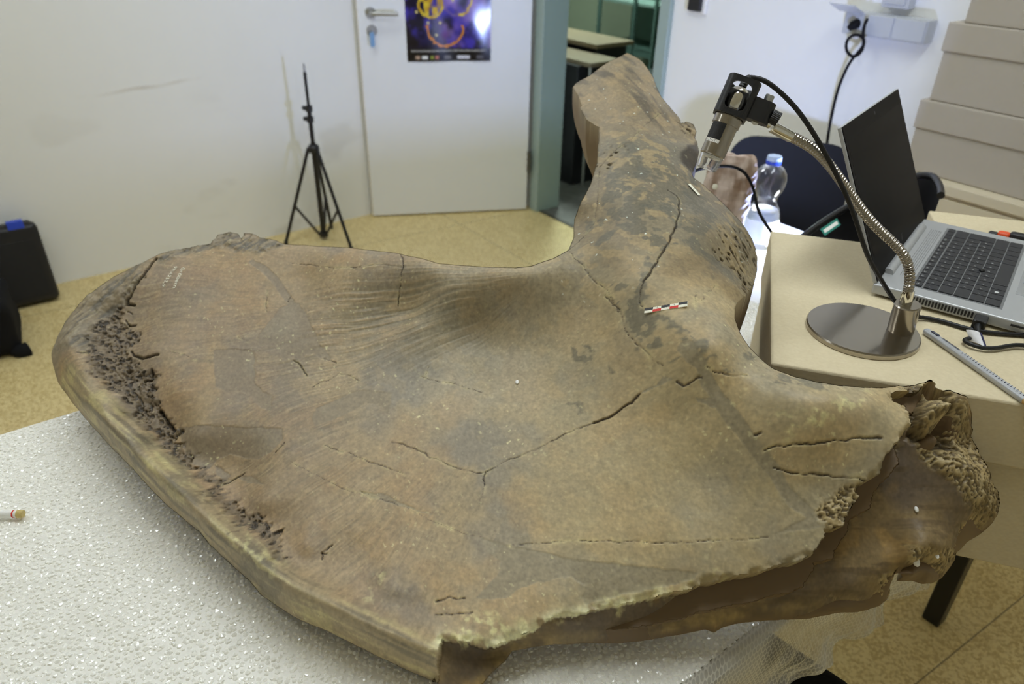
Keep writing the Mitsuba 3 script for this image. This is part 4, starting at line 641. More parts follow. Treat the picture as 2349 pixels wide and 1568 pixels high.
# cracks
crack = np.zeros(len(ab))
halo = np.zeros(len(ab))
for wmm, dmm, line in CRACKS:
    q = np.array(line)
    bb0, bb1 = q.min(0) - .01, q.max(0) + .01
    m = np.all((ab > bb0) & (ab < bb1), axis=1)
    if not m.any():
        continue
    s = ab[m]
    wobble = .0055 * (np.stack([n3(s, 110, 61, 4), n3(s, 110, 62, 4)], -1) - .5)
    d = dist_to([line], s + wobble)
    w = wmm * .001 * (.25 + 1.1 * n3(s, 70, 63, 3))
    g = np.exp(-(d / w) ** 2)
    if wmm < .95:
        g *= .45 + .55 * sstep(.36, .52, n3(s, 55, 64, 3))
    h[m] -= dmm * .001 * g
    crack[m] = np.maximum(crack[m], g * min(1.0, .25 + dmm / 3.2))
    halo[m] = np.maximum(halo[m], np.exp(-(d / .0030) ** 2) * sstep(.50, .62, n3(s, 70, 65, 3)))

# colours, then linear
def C(*c):
    return np.array(c, float)


def lay(col, c, w):
    return col * (1 - w[:, None]) + c * w[:, None]


g4 = n3(ab, 22, 71, 4)
g5 = n3(ab, 380, 72, 2)
col = np.tile(C(143, 121, 90), (len(ab), 1))
col = lay(col, C(156, 132, 99), sstep(.45, .72, g1))
col = lay(col, C(118, 102, 80), sstep(.50, .66, n3(ab, 65, 91, 4)) * .30)
col = lay(col, C(166, 144, 110), sstep(.54, .68, n3(ab, 110, 92, 4)) * .30)
col = lay(col, C(118, 106, 92), sstep(.46, .66, n3(ab, 11, 73, 4)) * .80)
col = lay(col, C(162, 118, 72), sstep(.48, .66, n3(ab, 20, 74, 4)) * .26)
# paler, greener-brown area of the near right blade; redder left
west = sstep(.15, -.45, ab[:, 0])
col = lay(col, C(160, 140, 104), sstep(-.05, .15, ab[:, 0]) * sstep(.25, -.05, ab[:, 1]) * .45 * (.5 + g4))
col = lay(col, C(150, 116, 88), west * .40 * (.4 + g4))
col = lay(col, C(128, 106, 92), west * sstep(.05, -.35, ab[:, 1]) * .4)
col = lay(col, C(134, 126, 114), np.exp(-((ab[:, 0] + .02) / .16) ** 2 - ((ab[:, 1] - .06) / .13) ** 2) * .55)
col = lay(col, C(104, 92, 72), w_fib * sstep(.50, .28, fib) * .38)
col = lay(col, C(172, 150, 116), w_fib * sstep(.56, .76, fib) * .38)
col = lay(col, C(104, 96, 80), w_fur * .55 * sstep(.62, .4, fib2))
flake = sstep(.535, .575, n3(ab, 42, 75, 4)) * smooth_bone
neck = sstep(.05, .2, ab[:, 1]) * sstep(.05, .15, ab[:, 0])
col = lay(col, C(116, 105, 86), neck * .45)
col = lay(col, C(166, 138, 98), flake * (.25 + .75 * neck) * .65)
pat = m_pat * (1 - sstep(.50, .54, .62 * n3(ab, 38, 76, 4) + .38 * n3(ab, 130, 93, 3)) * .92)
col = lay(col, C(104, 94, 77), pat * .82)
col = lay(col, C(96, 90, 78), sstep(.60, .66, n3(ab, 30, 77, 4)) * neck * .6)
shaft = sstep(.42, .50, ab[:, 1])
col = lay(col, C(150, 124, 92), shaft * .6)
col = lay(col, C(92, 80, 66), shaft * sstep(.5, .68, meshkit.fbm(np.column_stack([(ab[:, 0] + .3 * ab[:, 1]) * 60, ab[:, 1] * 14, np.full(len(ab), .3)]), 3, 78)) * .8)
fillc = lay(np.tile(C(124, 109, 86), (len(ab), 1)), C(124, 105, 84), west)
fillc = lay(fillc, C(132, 118, 98), sstep(.4, .7, g4) * .5)
col = lay(col, fillc * 1.03, m_fill * .90)
col = lay(col, C(100, 84, 66), m_tr * .78)
col = lay(col, C(124, 104, 80), m_tr * sstep(.55, .72, n3(ab, 85, 79)) * .8)
col = lay(col, C(46, 38, 31), m_tr * sstep(.50, .66, .6 * pit + .4 * n3(ab, 90, 52, 4)) * .85)
col = lay(col, C(118, 104, 84), m_we * .6)
col = lay(col, C(84, 76, 66), m_we * sstep(.52, .34, stria) * .75)
col = lay(col, C(150, 134, 110), m_we * sstep(.58, .72, stria) * .6)
col = lay(col, C(146, 126, 96), m_cr * .7)
col = lay(col, C(168, 148, 104), m_cr * sstep(.52, .68, n3(ab, 26, 80, 4)) * .8)
col = lay(col, C(108, 96, 78), m_cr * sstep(.5, .66, n3(ab, 15, 81, 4)) * .75)
long_ = meshkit.fbm(np.column_stack([d_edge * 190, (ab[:, 0] - ab[:, 1]) * 9, np.full(len(ab), 6.1)]), 4, 96)
col = lay(col, C(98, 86, 68), m_cr * sstep(.50, .36, long_) * .6)
col = lay(col, C(184, 166, 118), m_cr * sstep(.56, .70, long_) * .55)
lowc = lay(np.tile(C(120, 98, 68), (len(ab), 1)), C(96, 80, 66), sstep(.4, .65, n3(ab, 16, 82, 4)))
lowc = lay(lowc, C(150, 116, 70), sstep(.56, .72, n3(ab, 30, 83, 3)) * .6)
lowc = lay(lowc, C(84, 66, 46), sstep(.5, .68, meshkit.fbm(np.column_stack([ab[:, 0] * 24, ab[:, 1] * 130, np.full(len(ab), 9.3)]), 3, 94)) * .6)
col = np.where(low[:, None], lowc, col)
spc = lay(np.tile(C(148, 124, 86), (len(ab), 1)), C(168, 146, 108), sstep(.45, .65, g2) * .7)
spc = lay(spc, C(74, 60, 42), sstep(.46, .64, n3(ab, 370, 56, 2)) * .75)
spc = lay(spc, C(110, 90, 58), sstep(.5, .7, n3(ab, 34, 84, 3)) * .6)
col = lay(col, spc, m_sp * .95)
col = lay(col, C(152, 128, 92), m_pi * .45)
col = lay(col, C(60, 49, 36), m_pi * pits * .8)
col = lay(col, C(92, 78, 58), m_pi * sstep(.5, .66, n3(ab, 36, 68, 3)) * .5)
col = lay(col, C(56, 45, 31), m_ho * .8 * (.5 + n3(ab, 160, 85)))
col = lay(col, C(146, 120, 74), low * (1 - m_sp) * sstep(.016, .004, d_edge) * sstep(.40, .6, n3(ab, 60, 98)) * .45)
m_dk = soft(DARKSPOT, ab, .008, .004, 12)
col = lay(col, C(58, 47, 36), m_dk * .85)
ye = sstep(.47, .60, n3(ab, 110, 86, 4))
col = lay(col, C(202, 188, 134), m_ye * ye * .68)
col = lay(col, C(212, 200, 160), is_blade * np.exp(-(d_lip / .009) ** 2) * sstep(.36, .5, n3(ab, 60, 87)) * sstep(.30, .15, ab[:, 0]) * .95)
spk = sstep(.74, .80, n3(ab, 230, 88, 2)) * is_blade
col = lay(col, C(198, 184, 138), spk * (.20 + .5 * sstep(.5, .7, n3(ab, 12, 89))))
col = lay(col, C(190, 170, 122), halo * .45)
col = lay(col, C(46, 36, 26), np.clip(crack * 1.15, 0, 1) * .92)
col = col * (1 + .22 * (g5 - .5) + .16 * (g3 - .5))[:, None]
white = sstep(.84, .87, n3(ab, 210, 90, 2)) * neck
col = lay(col, C(226, 222, 206), white)
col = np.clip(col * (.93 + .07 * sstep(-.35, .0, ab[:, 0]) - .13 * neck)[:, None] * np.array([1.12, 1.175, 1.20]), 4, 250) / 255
col = np.where(col <= .04045, col / 12.92, ((col + .055) / 1.055) ** 2.4)

top = bone_world(ab, h)
# the underside: below the face by a thickness that vanishes at the outline
core = np.exp(-(((ab[:, 0] - .33) / .20) ** 2 + ((ab[:, 1] - .24) / .20) ** 2))
shaft_t = .11 * sstep(.30, .45, ab[:, 1])
thick = (.050 + .26 * core + shaft_t * (1 - core))
width = .055 + .10 * core + .02 * shaft
prof = np.sqrt(np.clip(1 - (1 - np.clip(d_edge / width, 0, 1)) ** 2, 0, 1))
hb = np.minimum(hT, np.where(low, hL, hT)) + 0 * h
under = bone_world(ab, hb)
slant = (1 - np.clip(core * 2.2, 0, 1)) * sstep(.20, .05, ab[:, 0])
under -= (thick * prof)[:, None] * (BM[2] * slant[:, None] + np.array([0, 0, 1.0]) * (1 - slant[:, None]))
under[:, 2] = np.minimum(under[:, 2], np.where(slant < .01, top[:, 2] - .0005, 9.0))
under[:, 2] = np.maximum(under[:, 2], TZ + .0150)
top[:, 2] = np.maximum(top[:, 2], TZ + .0152)
under[rim_v] = top[rim_v]
inner = np.ones(len(ab), bool)
inner[rim_v] = False
remap2 = np.arange(len(ab))
remap2[inner] = len(ab) + np.arange(inner.sum())
V = np.vstack([top, under[inner]])
# keep clear of the cardboard box that stands behind
bv = np.array([.8012, .5985]), np.array([-.5985, .8012])
bq = (V[:, :2] - [-.4455, .7595])
bu, bw = bq @ bv[0], bq @ bv[1]
hit_ = (bu > -.002) & (bw > -.0015) & (bw < .05) & (V[:, 2] < 1.028) & (bu < .53)
V[hit_, :2] -= np.outer(bw[hit_] + .0015, bv[1])
F = np.vstack([tri, remap2[tri][:, ::-1]])
colors = np.vstack([col, np.tile(np.array(lin([112, 92, 66])), (inner.sum(), 1))])
if np.dot(np.cross(V[tri[0, 1]] - V[tri[0, 0]], V[tri[0, 2]] - V[tri[0, 0]]), BM[2]) < 0:
    F = F[:, ::-1]


def bone_grain(p, n, uv):
    return fbm(p.x * 520, p.y * 520, p.z * 520, octaves=3) * 0.00030


BONE = mat('fossil_bone', {'type': 'twosided', 'bsdf': {'type': 'bumpmap', 'arbitrary': proc(bone_grain, eps=4e-4), 'scale': 1.0,
                           'bsdf': {'type': 'principled', 'base_color': {'type': 'mesh_attribute', 'name': 'vertex_color'}, 'roughness': 0.50, 'specular': 0.42}}})
fb_ = thing('fossil_bone', 'huge brown cracked fossil hip bone lying across the bubble wrap', 'fossil bone')
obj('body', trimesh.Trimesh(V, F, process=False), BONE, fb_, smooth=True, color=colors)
surf_tree = cKDTree(ab[is_blade])
surf_h = h[is_blade]


def bone_h(q):
    d, i = surf_tree.query(np.atleast_2d(q), k=6)
    return surf_h[i].mean(1)


def on_bone(q, off=0.0):
    q = np.atleast_2d(q)
    return bone_world(q, bone_h(q) + off)


def bone_normal(q, s=.006):
    p = on_bone([q, [q[0] + s, q[1]], [q[0], q[1] + s], [q[0] - s, q[1]], [q[0], q[1] - s]])
    n = np.cross(p[1] - p[3], p[2] - p[4])
    return n / np.linalg.norm(n)


# the hand-painted inventory number near the crest: two lines, reading downwards in the photograph
def painted(text, start, end, height):
    m = meshkit.text_mesh(text, 1.0, 0.02)
    v = np.array(m.vertices)
    s, e_ = np.array(start), np.array(end)
    along = (e_ - s) / np.linalg.norm(e_ - s)
    up = np.array([-along[1], along[0]])
    k = np.linalg.norm(e_ - s) / v[:, 0].max()
    q = s + along * (v[:, :1] * k) + up * (v[:, 1:2] * height)
    return trimesh.Trimesh(bone_world(q, bone_h(q) + .0006 + (v[:, 2] > .01) * .0004), m.faces, process=False)


tag(obj('painted_number', join(painted('Gröbern', (-.5263, .2640), (-.5285, .2180), .0062), painted('98:4213,9', (-.5400, .2675), (-.5500, .2230), .0058)), PAPER, fb_), 'white hand painted lettering near the crest')

# things that lie on the bone
sb = thing('scale_bar', 'short black, white and red scale bar lying on the bone', 'scale bar')
nrm = bone_normal((.235, .049), .012)
s0, s1 = on_bone([(.2124, .0525), (.2577, .0453)]) + nrm * .0028
BAR = frame(s0, s1 - s0, z=nrm)
SL, SW, ST = np.linalg.norm(s1 - s0), .0068, .0012
obj('card', put(box(0, SL, 0, SW, 0, ST), BAR), PAPER, sb)
for i in range(5):
    x0, x1 = SL * i / 5, SL * (i + 1) / 5
    if i % 2 == 0:
        obj('black_field', put(box(x0, x1, SW * .5, SW, ST, ST + .0002), BAR), BLACK, sb)
    else:
        obj('red_field', put(box(x0, x1, 0, SW * .5, ST, ST + .0002), BAR), RED, sb)
        t = meshkit.text_mesh('24'[i // 2], .0022, .0001)
        obj('numeral', put(t, BAR @ frame([(x0 + x1) / 2 - .0008, SW * .60, ST], [1, 0, 0], y=[0, 1, 0])), BLACK, sb)
nl = bone_normal((.3193, .3217), .010)
p0 = on_bone((.3193, .3217))[0] + nl * .0014
d_ = on_bone((.3275, .3120))[0] + nl * .0014 - p0
LB = frame(p0, d_, z=nl)
pl = thing('paper_label', 'small cream paper label stuck on the neck of the bone', 'label')
obj('paper', put(box(-.012, .012, -.0042, .0042, 0, .0004), LB), PAPER, pl)
obj('numeral', put(meshkit.text_mesh('12', .004, .0001), LB @ frame([-.0015, -.002, .0004], [0, 1, 0], y=[-1, 0, 0])), BLACK, pl)


def pellet(q, r, label, lowside=False):
    m = trimesh.creation.icosphere(2, 1.0)
    v = np.array(m.vertices) * [r, r * 1.5, r * .7]
    if lowside:
        i = cKDTree(ab[low]).query(q)[1]
        c, n = bone_world(np.atleast_2d(q), h[low][i:i + 1])[0], BM[2]
    else:
        c, n = on_bone(q)[0], bone_normal(q)
    m = put(trimesh.Trimesh(v, m.faces), frame(c + n * r * .55, [.6, .8, .1], z=n))
    tag(obj('foam_pellet', m, WHITE, smooth=True), label, 'pellet')


pellet((.0536, .0137), .0026, 'white pellet lying in the middle of the bone blade')
pellet((.5215, -.1793), .0024, 'white pellet in the dark hollow of the broken end', True)
pellet((.5214, -.2353), .0040, 'larger white crumb on the spongy bone below the hollow', True)
pellet((.5478, -.2282), .0022, 'smallest white crumb on the spongy bone, right of the larger crumb', True)

# ---------------------------------------------------------------- the cardboard box under the laptop
BA = frame([-.4455, .7595, 0], [.8012, .5985, 0], z=[0, 0, 1])      # x along the front edge, y towards the back
ZB = 1.0245


def archive_box(label, m, L, Dp, z0, z1, lid, lip=.004, group=None, card_=None):
    CARD = card_ or 'material_cardboard'
    b = thing('cardboard_box', label, 'box', group)
    obj('body', put(rbox(lip + .002, L - lip - .002, lip + .002, Dp - lip - .002, z0, z1 - .003, .003), m), CARD, b)
    outer = to_man(rbox(0, L, 0, Dp, z1 - lid, z1, .0035))
    inner = to_man(box(.002, L - .002, .002, Dp - .002, z1 - lid - .02, z1 - .0025))
    obj('lid', put(man(outer - inner), m), CARD, b)
    return b


archive_box('tan cardboard archive box with lid, the laptop and the microscope stand on top', BA, .520, .475, TZ + .016, ZB, .095)

archive_box('second tan cardboard box, mostly hidden under the far end of the laptop', frame(BA[:3, 3] + BA[:3, 0] * .30 + BA[:3, 1] * .479, BA[:3, 0], z=[0, 0, 1]), .45, .215, TZ + .016, ZB - .0005, .095)

# ---------------------------------------------------------------- laptop
LP = frame([-.4805, 1.0465, ZB], [-.288, .958, 0], z=[0, 0, 1])     # x along the hinge (the user's left to right), y towards the hinge's back
LW, LD = .350, .237
DK = .0205                                                           # height of the keyboard deck
lt = thing('laptop', 'open silver laptop with dark screen and black keys on the cardboard box', 'laptop')


def lap(x, t, z=0.0):
    """Point of the laptop: x along the hinge, t from the hinge towards the user."""
    return (LP @ np.array([x, -t, z, 1.0]))[:3]


base = man(m3.Manifold.batch_hull([m3.Manifold.sphere(.003, 12).translate([x, y, z]) for x in (.004, LW - .004) for y in (-.004, -LD + .004) for z in (.007, DK - .003)]))
obj('base', put(base, LP), ALU, lt, smooth=30)
obj('hinge_barrel', put(put(lathe([(0, 0), (.0075, 0), (.0075, .245), (0, .245)], 24), frame([.052, -.010, DK + .001], [0, 1, 0], z=[1, 0, 0])), LP), ALU, lt, smooth=30)
obj('foot', put(box(.01, LW - .01, -.03, -.018, 0, .007), LP), RUBBER, lt)
obj('foot', put(box(.01, LW - .01, -LD + .018, -LD + .03, 0, .007), LP), RUBBER, lt)
for i in range(6):
    obj('speaker_slot', put(box(.06, .300, -.0265 - i * .0032, -.0256 - i * .0032, DK - .0004, DK + .0002), LP), plain('slot', [120, 121, 123], .6) if i == 0 else 'material_slot', lt)
KX, KT, UNIT = .031, .050, .0193
obj('keyboard_well', put(rbox(KX - .003, KX + 15 * UNIT + .003, -KT - .119, -KT + .003, DK - .0012, DK + .0004, .0003), LP), plain('well', [120, 122, 124], .45, .3), lt)
KEYMESH = {}


def lapkey(x0, x1, t0, t1):
    return put(man(m3.Manifold.batch_hull([m3.Manifold.cylinder(.0016, .0014, .0011, 8).translate([x, -t, 0]) for x in (x0 + .0021, x1 - .0021) for t in (t0 + .0021, t1 - .0021)])), LP @ frame([0, 0, DK + .0004], [1, 0, 0], z=[0, 0, 1]))


legend_meshes = []


def key_row(t0, t1, cells, x=0.0):
    for w, ch in cells:
        if w < 0:
            x -= w
            continue
        x0, x1 = KX + x * UNIT, KX + (x + w) * UNIT
        obj('key', lapkey(x0, x1, t0, t1), KEY, lt)
        if ch.strip():
            m = meshkit.text_mesh(ch, .0030, .0001)
            m.apply_translation([x0 + .0042, -t1 + (t1 - t0) * .48, DK + .0023])
            legend_meshes.append(put(m, LP))
        x += w


R0, RH = KT, .0205
key_row(R0, R0 + .0125, [(15 / 16, c) for c in ('Esc', 'F1', 'F2', 'F3', 'F4', 'F5', 'F6', 'F7', 'F8', 'F9', 'F10', 'F11', 'F12', ' ', ' ', ' ')])
R0 += .0135
key_row(R0, R0 + RH, [(1, c) for c in '^1234567890ß´'] + [(2, ' ')])
key_row(R0 + RH, R0 + 2 * RH, [(1.5, ' ')] + [(1, c) for c in 'QWERTZUIOPÜ+'])
key_row(R0 + 2 * RH, R0 + 3 * RH, [(1.75, ' ')] + [(1, c) for c in 'ASDFGHJKLÖÄ'] + [(.75, '#')])
obj('key', lapkey(KX + 13.5 * UNIT, KX + 15 * UNIT, R0 + RH, R0 + 3 * RH), KEY, lt)
key_row(R0 + 3 * RH, R0 + 4 * RH, [(1.25, ' ')] + [(1, c) for c in '<YXCVBNM,.-'] + [(2.75, ' ')])
key_row(R0 + 4 * RH, R0 + 5 * RH, [(1.2, ' '), (1, ' '), (1, ' '), (1, ' '), (5, ' '), (1.1, ' '), (1.1, ' '), (1.2, ' '), (1.2, ' '), (1.2, ' ')])
m = box(0, .0055, 0, .0055, 0, .0002)
m.apply_translation([KX + 2.45 * UNIT, -(R0 + 4.6 * RH), DK + .0023])
legend_meshes.append(put(m, LP))
tag(obj('key_legends', join(*legend_meshes), LEGEND, lt), 'white printed key legends')
obj('pointing_stick', put(put(lathe([(0, 0), (.004, 0), (.0044, .003), (.003, .0045), (0, .0045)], 20), frame([KX + 6.35 * UNIT, -(R0 + 3 * RH), DK + .0005], [1, 0, 0], z=[0, 0, 1])), LP), RUBBER, lt, smooth=40)
for i in range(2):
    obj('touchpad_button', put(rbox(.098 + .052 * i, .149 + .052 * i, -.191, -.178, DK - .001, DK + .0007, .0004), LP), plain('touchpad', [158, 160, 162], .4, .3) if i == 0 else 'material_touchpad', lt)
obj('touchpad', put(rbox(.098, .201, -.234, -.193, DK - .001, DK + .0005, .0004), LP), 'material_touchpad', lt)
for i in range(21):                                                  # the side's air slots, plug and card slot
    t = .050 + i * .0043
    obj('air_slot', put(box(-.0008, .001, -t - .0024, -t, .0085, .0172), LP), BLACK, lt)
obj('card_slot', put(box(-.0008, .001, -.232, -.185, .0125, .0150), LP), BLACK, lt)
# the lid, leaning back
ha, hbx = lap(.003, .006, DK + .001), lap(LW - .003, .006, DK + .001)
lean = np.array([-.113, .012, .2165])
LID = frame(ha, hbx - ha, y=lean)                                    # x along the hinge, y up the lid, z out of the screen? set below
LIDL, LIDH = np.linalg.norm(hbx - ha), .2405
zs = -1.0 if LID[:3, 2] @ np.array([.956, .294, 0]) < 0 else 1.0    # which side faces the user
obj('lid_shell', put(rbox(0, LIDL, .0, LIDH, *sorted((-zs * .0065, -zs * .0004)), .002), LID), ALU, lt, smooth=30)
obj('bezel', put(rbox(.0012, LIDL - .0012, .002, LIDH - .0012, *sorted((-zs * .0006, zs * .0006)), .0005), LID), BEZEL, lt)
obj('display', put(box(.010, LIDL - .010, .038, LIDH - .024, *sorted((zs * .0005, zs * .0008))), LID), SCREEN, lt)
obj('camera_lens', put(put(lathe([(0, 0), (.0028, 0), (.0022, .0006), (0, .0006)], 16), frame([LIDL / 2, LIDH - .012, zs * .0006], [1, 0, 0], z=[0, 0, zs])), LID), BLACK, lt)
for k_, (dx, a_) in enumerate(((0, .003), (.004, .003))):
    obj('emblem_stroke', put(put(box(-.0006, .0006, -.006, .006, 0, .0002), frame([LIDL / 2 + dx, .019, zs * .0006], [1, -.35, 0], z=[0, 0, 1])), LID), plain('emblem', [62, 62, 62], .3, .8) if k_ == 0 else 'material_emblem', lt)
tape = thing('orange_cutter', 'small black and orange cutter lying behind the laptop', 'cutter')
oc = frame([-.4850, 1.4490, ZB], [.956, .294, 0], z=[0, 0, 1])
obj('grip', put(rbox(.028, .060, -.009, .009, 0, .019, .006), oc), BLACK, tape)
obj('collar', put(rbox(.010, .030, -.008, .008, .001, .016, .005), oc), ORANGE, tape)
obj('nose', put(rbox(-.004, .012, -.006, .006, .002, .012, .004), oc), BLACK, tape)

# ---------------------------------------------------------------- the gooseneck stand
st = thing('microscope_stand', 'brushed steel gooseneck stand with round base on the cardboard box', 'stand')
BC = np.array([-0.4229, 0.9309, 1.0345])
obj('base', put(lathe([(0, 0), (.0735, 0), (.0742, .001), (.0742, .0065), (.0728, .0085), (.0, .0090)], 96), frame(BC - [0, 0, .0100], [1, 0, 0], z=[0, 0, 1])), STEEL, st, smooth=25)
PB = np.array([-0.3879, 0.9653, 1.0335])
PT = PB + np.array([0, 0, .0465])
PT = PT + np.array([-.0032, -.0042, 0])
PAX = (PT - PB) / np.linalg.norm(PT - PB)
obj('post', put(lathe([(0, 0), (.0170, 0), (.0170, .045), (.0155, .0465), (0, .0465)], 48), frame(PB - PAX * .004, [1, 0, 0], z=PAX)), STEEL, st, smooth=25)
obj('socket', put(lathe([(0, 0), (.0082, 0), (.0082, .012), (.0070, .020), (0, .020)], 32), frame(PT - PAX * .004, [1, 0, 0], z=PAX)), CHROME, st, smooth=25)
NK = [PT + PAX * .013, PT + PAX * .022] + [np.array(q) for q in ([-0.4027, 0.9706, 1.1156], [-0.4119, 0.9664, 1.1335], [-0.4281, 0.9552, 1.1517], [-0.4465, 0.9394, 1.1701], [-0.4634, 0.9204, 1.1930], [-0.4779, 0.9012, 1.2184], [-0.4919, 0.8798, 1.2448], [-0.5051, 0.8601, 1.2660], [-0.5151, 0.8382, 1.2806], [-0.5252, 0.8148, 1.2919])]
path = spline(NK, 64 * 8)
obj('gooseneck', tube(path, .0068 - .0017 * np.array([1, .5, .15, 0, 0, .1, .4, .85])[np.arange(len(path)) % 8], 18), STEEL, st, smooth=50)
S0, S1, S2 = np.array([-0.5241, 0.8171, 1.2908]), np.array([-0.5390, 0.7877, 1.3063]), np.array([-0.5515, 0.7644, 1.3171])
ax_ = (S1 - S0) / np.linalg.norm(S1 - S0)
obj('sleeve', put(lathe([(0, 0), (.0066, 0), (.0072, .001), (.0072, .030), (.0060, .032), (0, .032)], 32), frame(S0 - ax_ * .002, np.cross(ax_, [0, 0, 1]), z=ax_)), CHROME, st, smooth=25)
obj('rod', bar(S1 - ax_ * .004, S2, .0041, 20), CHROME, st, smooth=40)

# ---------------------------------------------------------------- the digital microscope
mc = thing('digital_microscope', 'steel hand held digital microscope pointing down beside the bone, held by the gooseneck stand', 'microscope')
M0, M1 = np.array([-0.5557, 0.7073, 1.2605]), np.array([-0.5589, 0.7561, 1.3537])
MA = (M1 - M0) / np.linalg.norm(M1 - M0)
toC = np.array([0, 0, 1.53]) - M0
MF = frame(M0, np.cross(toC, MA) * -1, z=MA)                         # z up the microscope, x to the right in the photograph
if MF[:3, 0] @ np.array([.595, .803, 0]) < 0:
    MF = frame(M0, -MF[:3, 0], z=MA)
MY = 1.0 if MF[:3, 1] @ toC > 0 else -1.0                            # sign of y that faces the camera


def on_mic(mesh):
    return put(mesh, MF)


cup = to_man(lathe([(0, 0), (.0112, 0), (.0128, .004), (.0138, .018), (0, .018)], 40)) - to_man(lathe([(0, -.001), (.0086, -.001), (.0100, .0045), (.0112, .0165), (0, .0165)], 40))
obj('clear_tip', on_mic(man(cup)), CLEAR, mc, smooth=30)
obj('led_ring', on_mic(lathe([(.0040, .0135), (.0105, .0135), (.0105, .016), (.0040, .016), (.0040, .0135)], 32)), WHITE, mc, smooth=30)
obj('body', on_mic(lathe([(0, .0162), (.0142, .0162), (.0148, .017), (.0148, .0535), (0, .0535)], 48)), STEEL, mc, smooth=30)
obj('collar', on_mic(lathe([(0, .0535), (.0163, .0535), (.0163, .071), (0, .071)], 48)), STEEL, mc, smooth=30)


def shell_patch(r, a0, a1, z0, z1, thick, n=24):
    aa = np.linspace(a0, a1, n)
    o = np.stack([np.cos(aa), np.sin(aa)], -1)
    poly = Polygon(np.vstack([o * (r + thick), o[::-1] * (r - .0004)]))
    m = extrude(poly, z1 - z0)
    m.apply_translation([0, 0, z0])
    return m


aw = math.pi * .5 * MY + (.55 if MY > 0 else -.55)
obj('focus_wheel', on_mic(join(shell_patch(.0148, aw - .62, aw + .62, .0335, .053, .0009), *[shell_patch(.0155, aw - .60, aw + .60, .0350 + i * .0016, .0357 + i * .0016, .0005) for i in range(11)])), RUBBER, mc)
obj('scale_strip', on_mic(shell_patch(.0148, aw - .62, aw + .62, .0295, .0335, .0004)), WHITE, mc)
for i in range(9):
    a = aw - .55 + i * .1375
    obj('scale_mark', on_mic(shell_patch(.0152, a - .012, a + .012, .0300, .0330 if i % 3 == 0 else .0318, .0002, 4)), BLACK, mc)
obj('cap', on_mic(lathe([(0, .071), (.0125, .071), (.0140, .0745), (.0146, .080), (.0140, .0875), (.0120, .0935), (.0085, .098), (.004, .1002), (0, .1007)], 48)), CHROME, mc, smooth=60)

hd = thing('microscope_holder', 'black plastic holder around the top of the microscope, with knob', 'holder')
sec = m3.CrossSection.square([.0385, .0385], True).offset(-.0001, m3.JoinType.Round)
outer = extrude(rrect(.0390, .0400, .0095), .0440)
outer.apply_translation([0, 0, .0640])
blk = to_man(outer)
blk -= to_man(lathe([(0, .06), (.0172, .06), (.0172, .117), (0, .117)], 48))
win = extrude(rrect(.0235, .0310, .0055), .1)
win = put(win, frame([0, -.05 * MY, .0860], [1, 0, 0], z=[0, MY, 0]))
blk -= to_man(win)
top_cut = put(rbox(-.06, .06, -.06, .06, 0, .03, .001), frame([0, 0, .1050], [1, -0.0, .0], z=[0.0, -.16 * MY, 1]))
blk -= to_man(top_cut)
obj('sleeve', on_mic(man(blk)), BLACK, hd, smooth=35)
arm_poly = shapely.union_all([shapely.box(.015, -.0105, .034, .0105), shapely.Point(.034, 0).buffer(.0105, quad_segs=12)])
arm = extrude(arm_poly, .0250)
arm.apply_translation([0, 0, .0690])
obj('arm', on_mic(arm), BLACK, hd, smooth=35)
obj('pin', on_mic(put(lathe([(0, 0), (.0052, 0), (.0052, .008), (.0047, .0086), (0, .0086)], 28), frame([.0335, 0, .094], [1, 0, 0], z=[0, 0, 1]))), SATIN, hd, smooth=30)
ka = np.arange(96) * 2 * np.pi / 96
kn = extrude(Polygon(np.stack([np.cos(ka), np.sin(ka)], -1) * (.0078 + .0004 * (np.arange(96) % 4 < 2))[:, None]), .0100)
obj('knob', on_mic(put(kn, frame([.0440, 0, .0815], [0, 1, 0], z=[1, 0, -.12]))), BLACK, hd)
obj('tee', bar(MF[:3, 3] + MF[:3, :3] @ [.030, 0, .070], S2 * .6 + S1 * .4, .0045, 18), CHROME, hd, smooth=40)

# the microscope's cable: out of its top, over and down in front of the laptop, across the box
cb = [MF[:3, 3] + MF[:3, :3] @ np.array([0, 0, .100]), MF[:3, 3] + MF[:3, :3] @ np.array([.001, 0, .108])] + [np.array(q) for q in ([-0.5651, 0.7704, 1.3571], [-0.5591, 0.7842, 1.3552], [-0.5469, 0.7991, 1.3463], [-0.5306, 0.8155, 1.3292], [-0.5090, 0.8346, 1.3001], [-0.4862, 0.8556, 1.2616], [-0.4664, 0.8787, 1.2192], [-0.4512, 0.8978, 1.1790], [-0.4375, 0.9159, 1.1399], [-0.4242, 0.9392, 1.1065], [-0.4117, 0.9604, 1.0781], [-0.3978, 0.9736, 1.0573], [-0.3941, 1.0336, 1.0300], [-0.3718, 1.0503, 1.0285], [-0.3419, 1.0582, 1.0285], [-0.3082, 1.0813, 1.0285], [-0.2766, 1.1142, 1.0285])]
cw = spline(cb, 220)
cw[:, 2] = np.where(np.arange(220) > 150, np.maximum(cw[:, 2], ZB + .0032), cw[:, 2])
tag(obj('cable', tube(cw, .0030, 12), RUBBER, mc, smooth=60), 'black cable of the microscope')
obj('strain_relief', tube([cw[0], cw[4], cw[8]], [.0046, .0044, .0034], 12), RUBBER, mc, smooth=40)

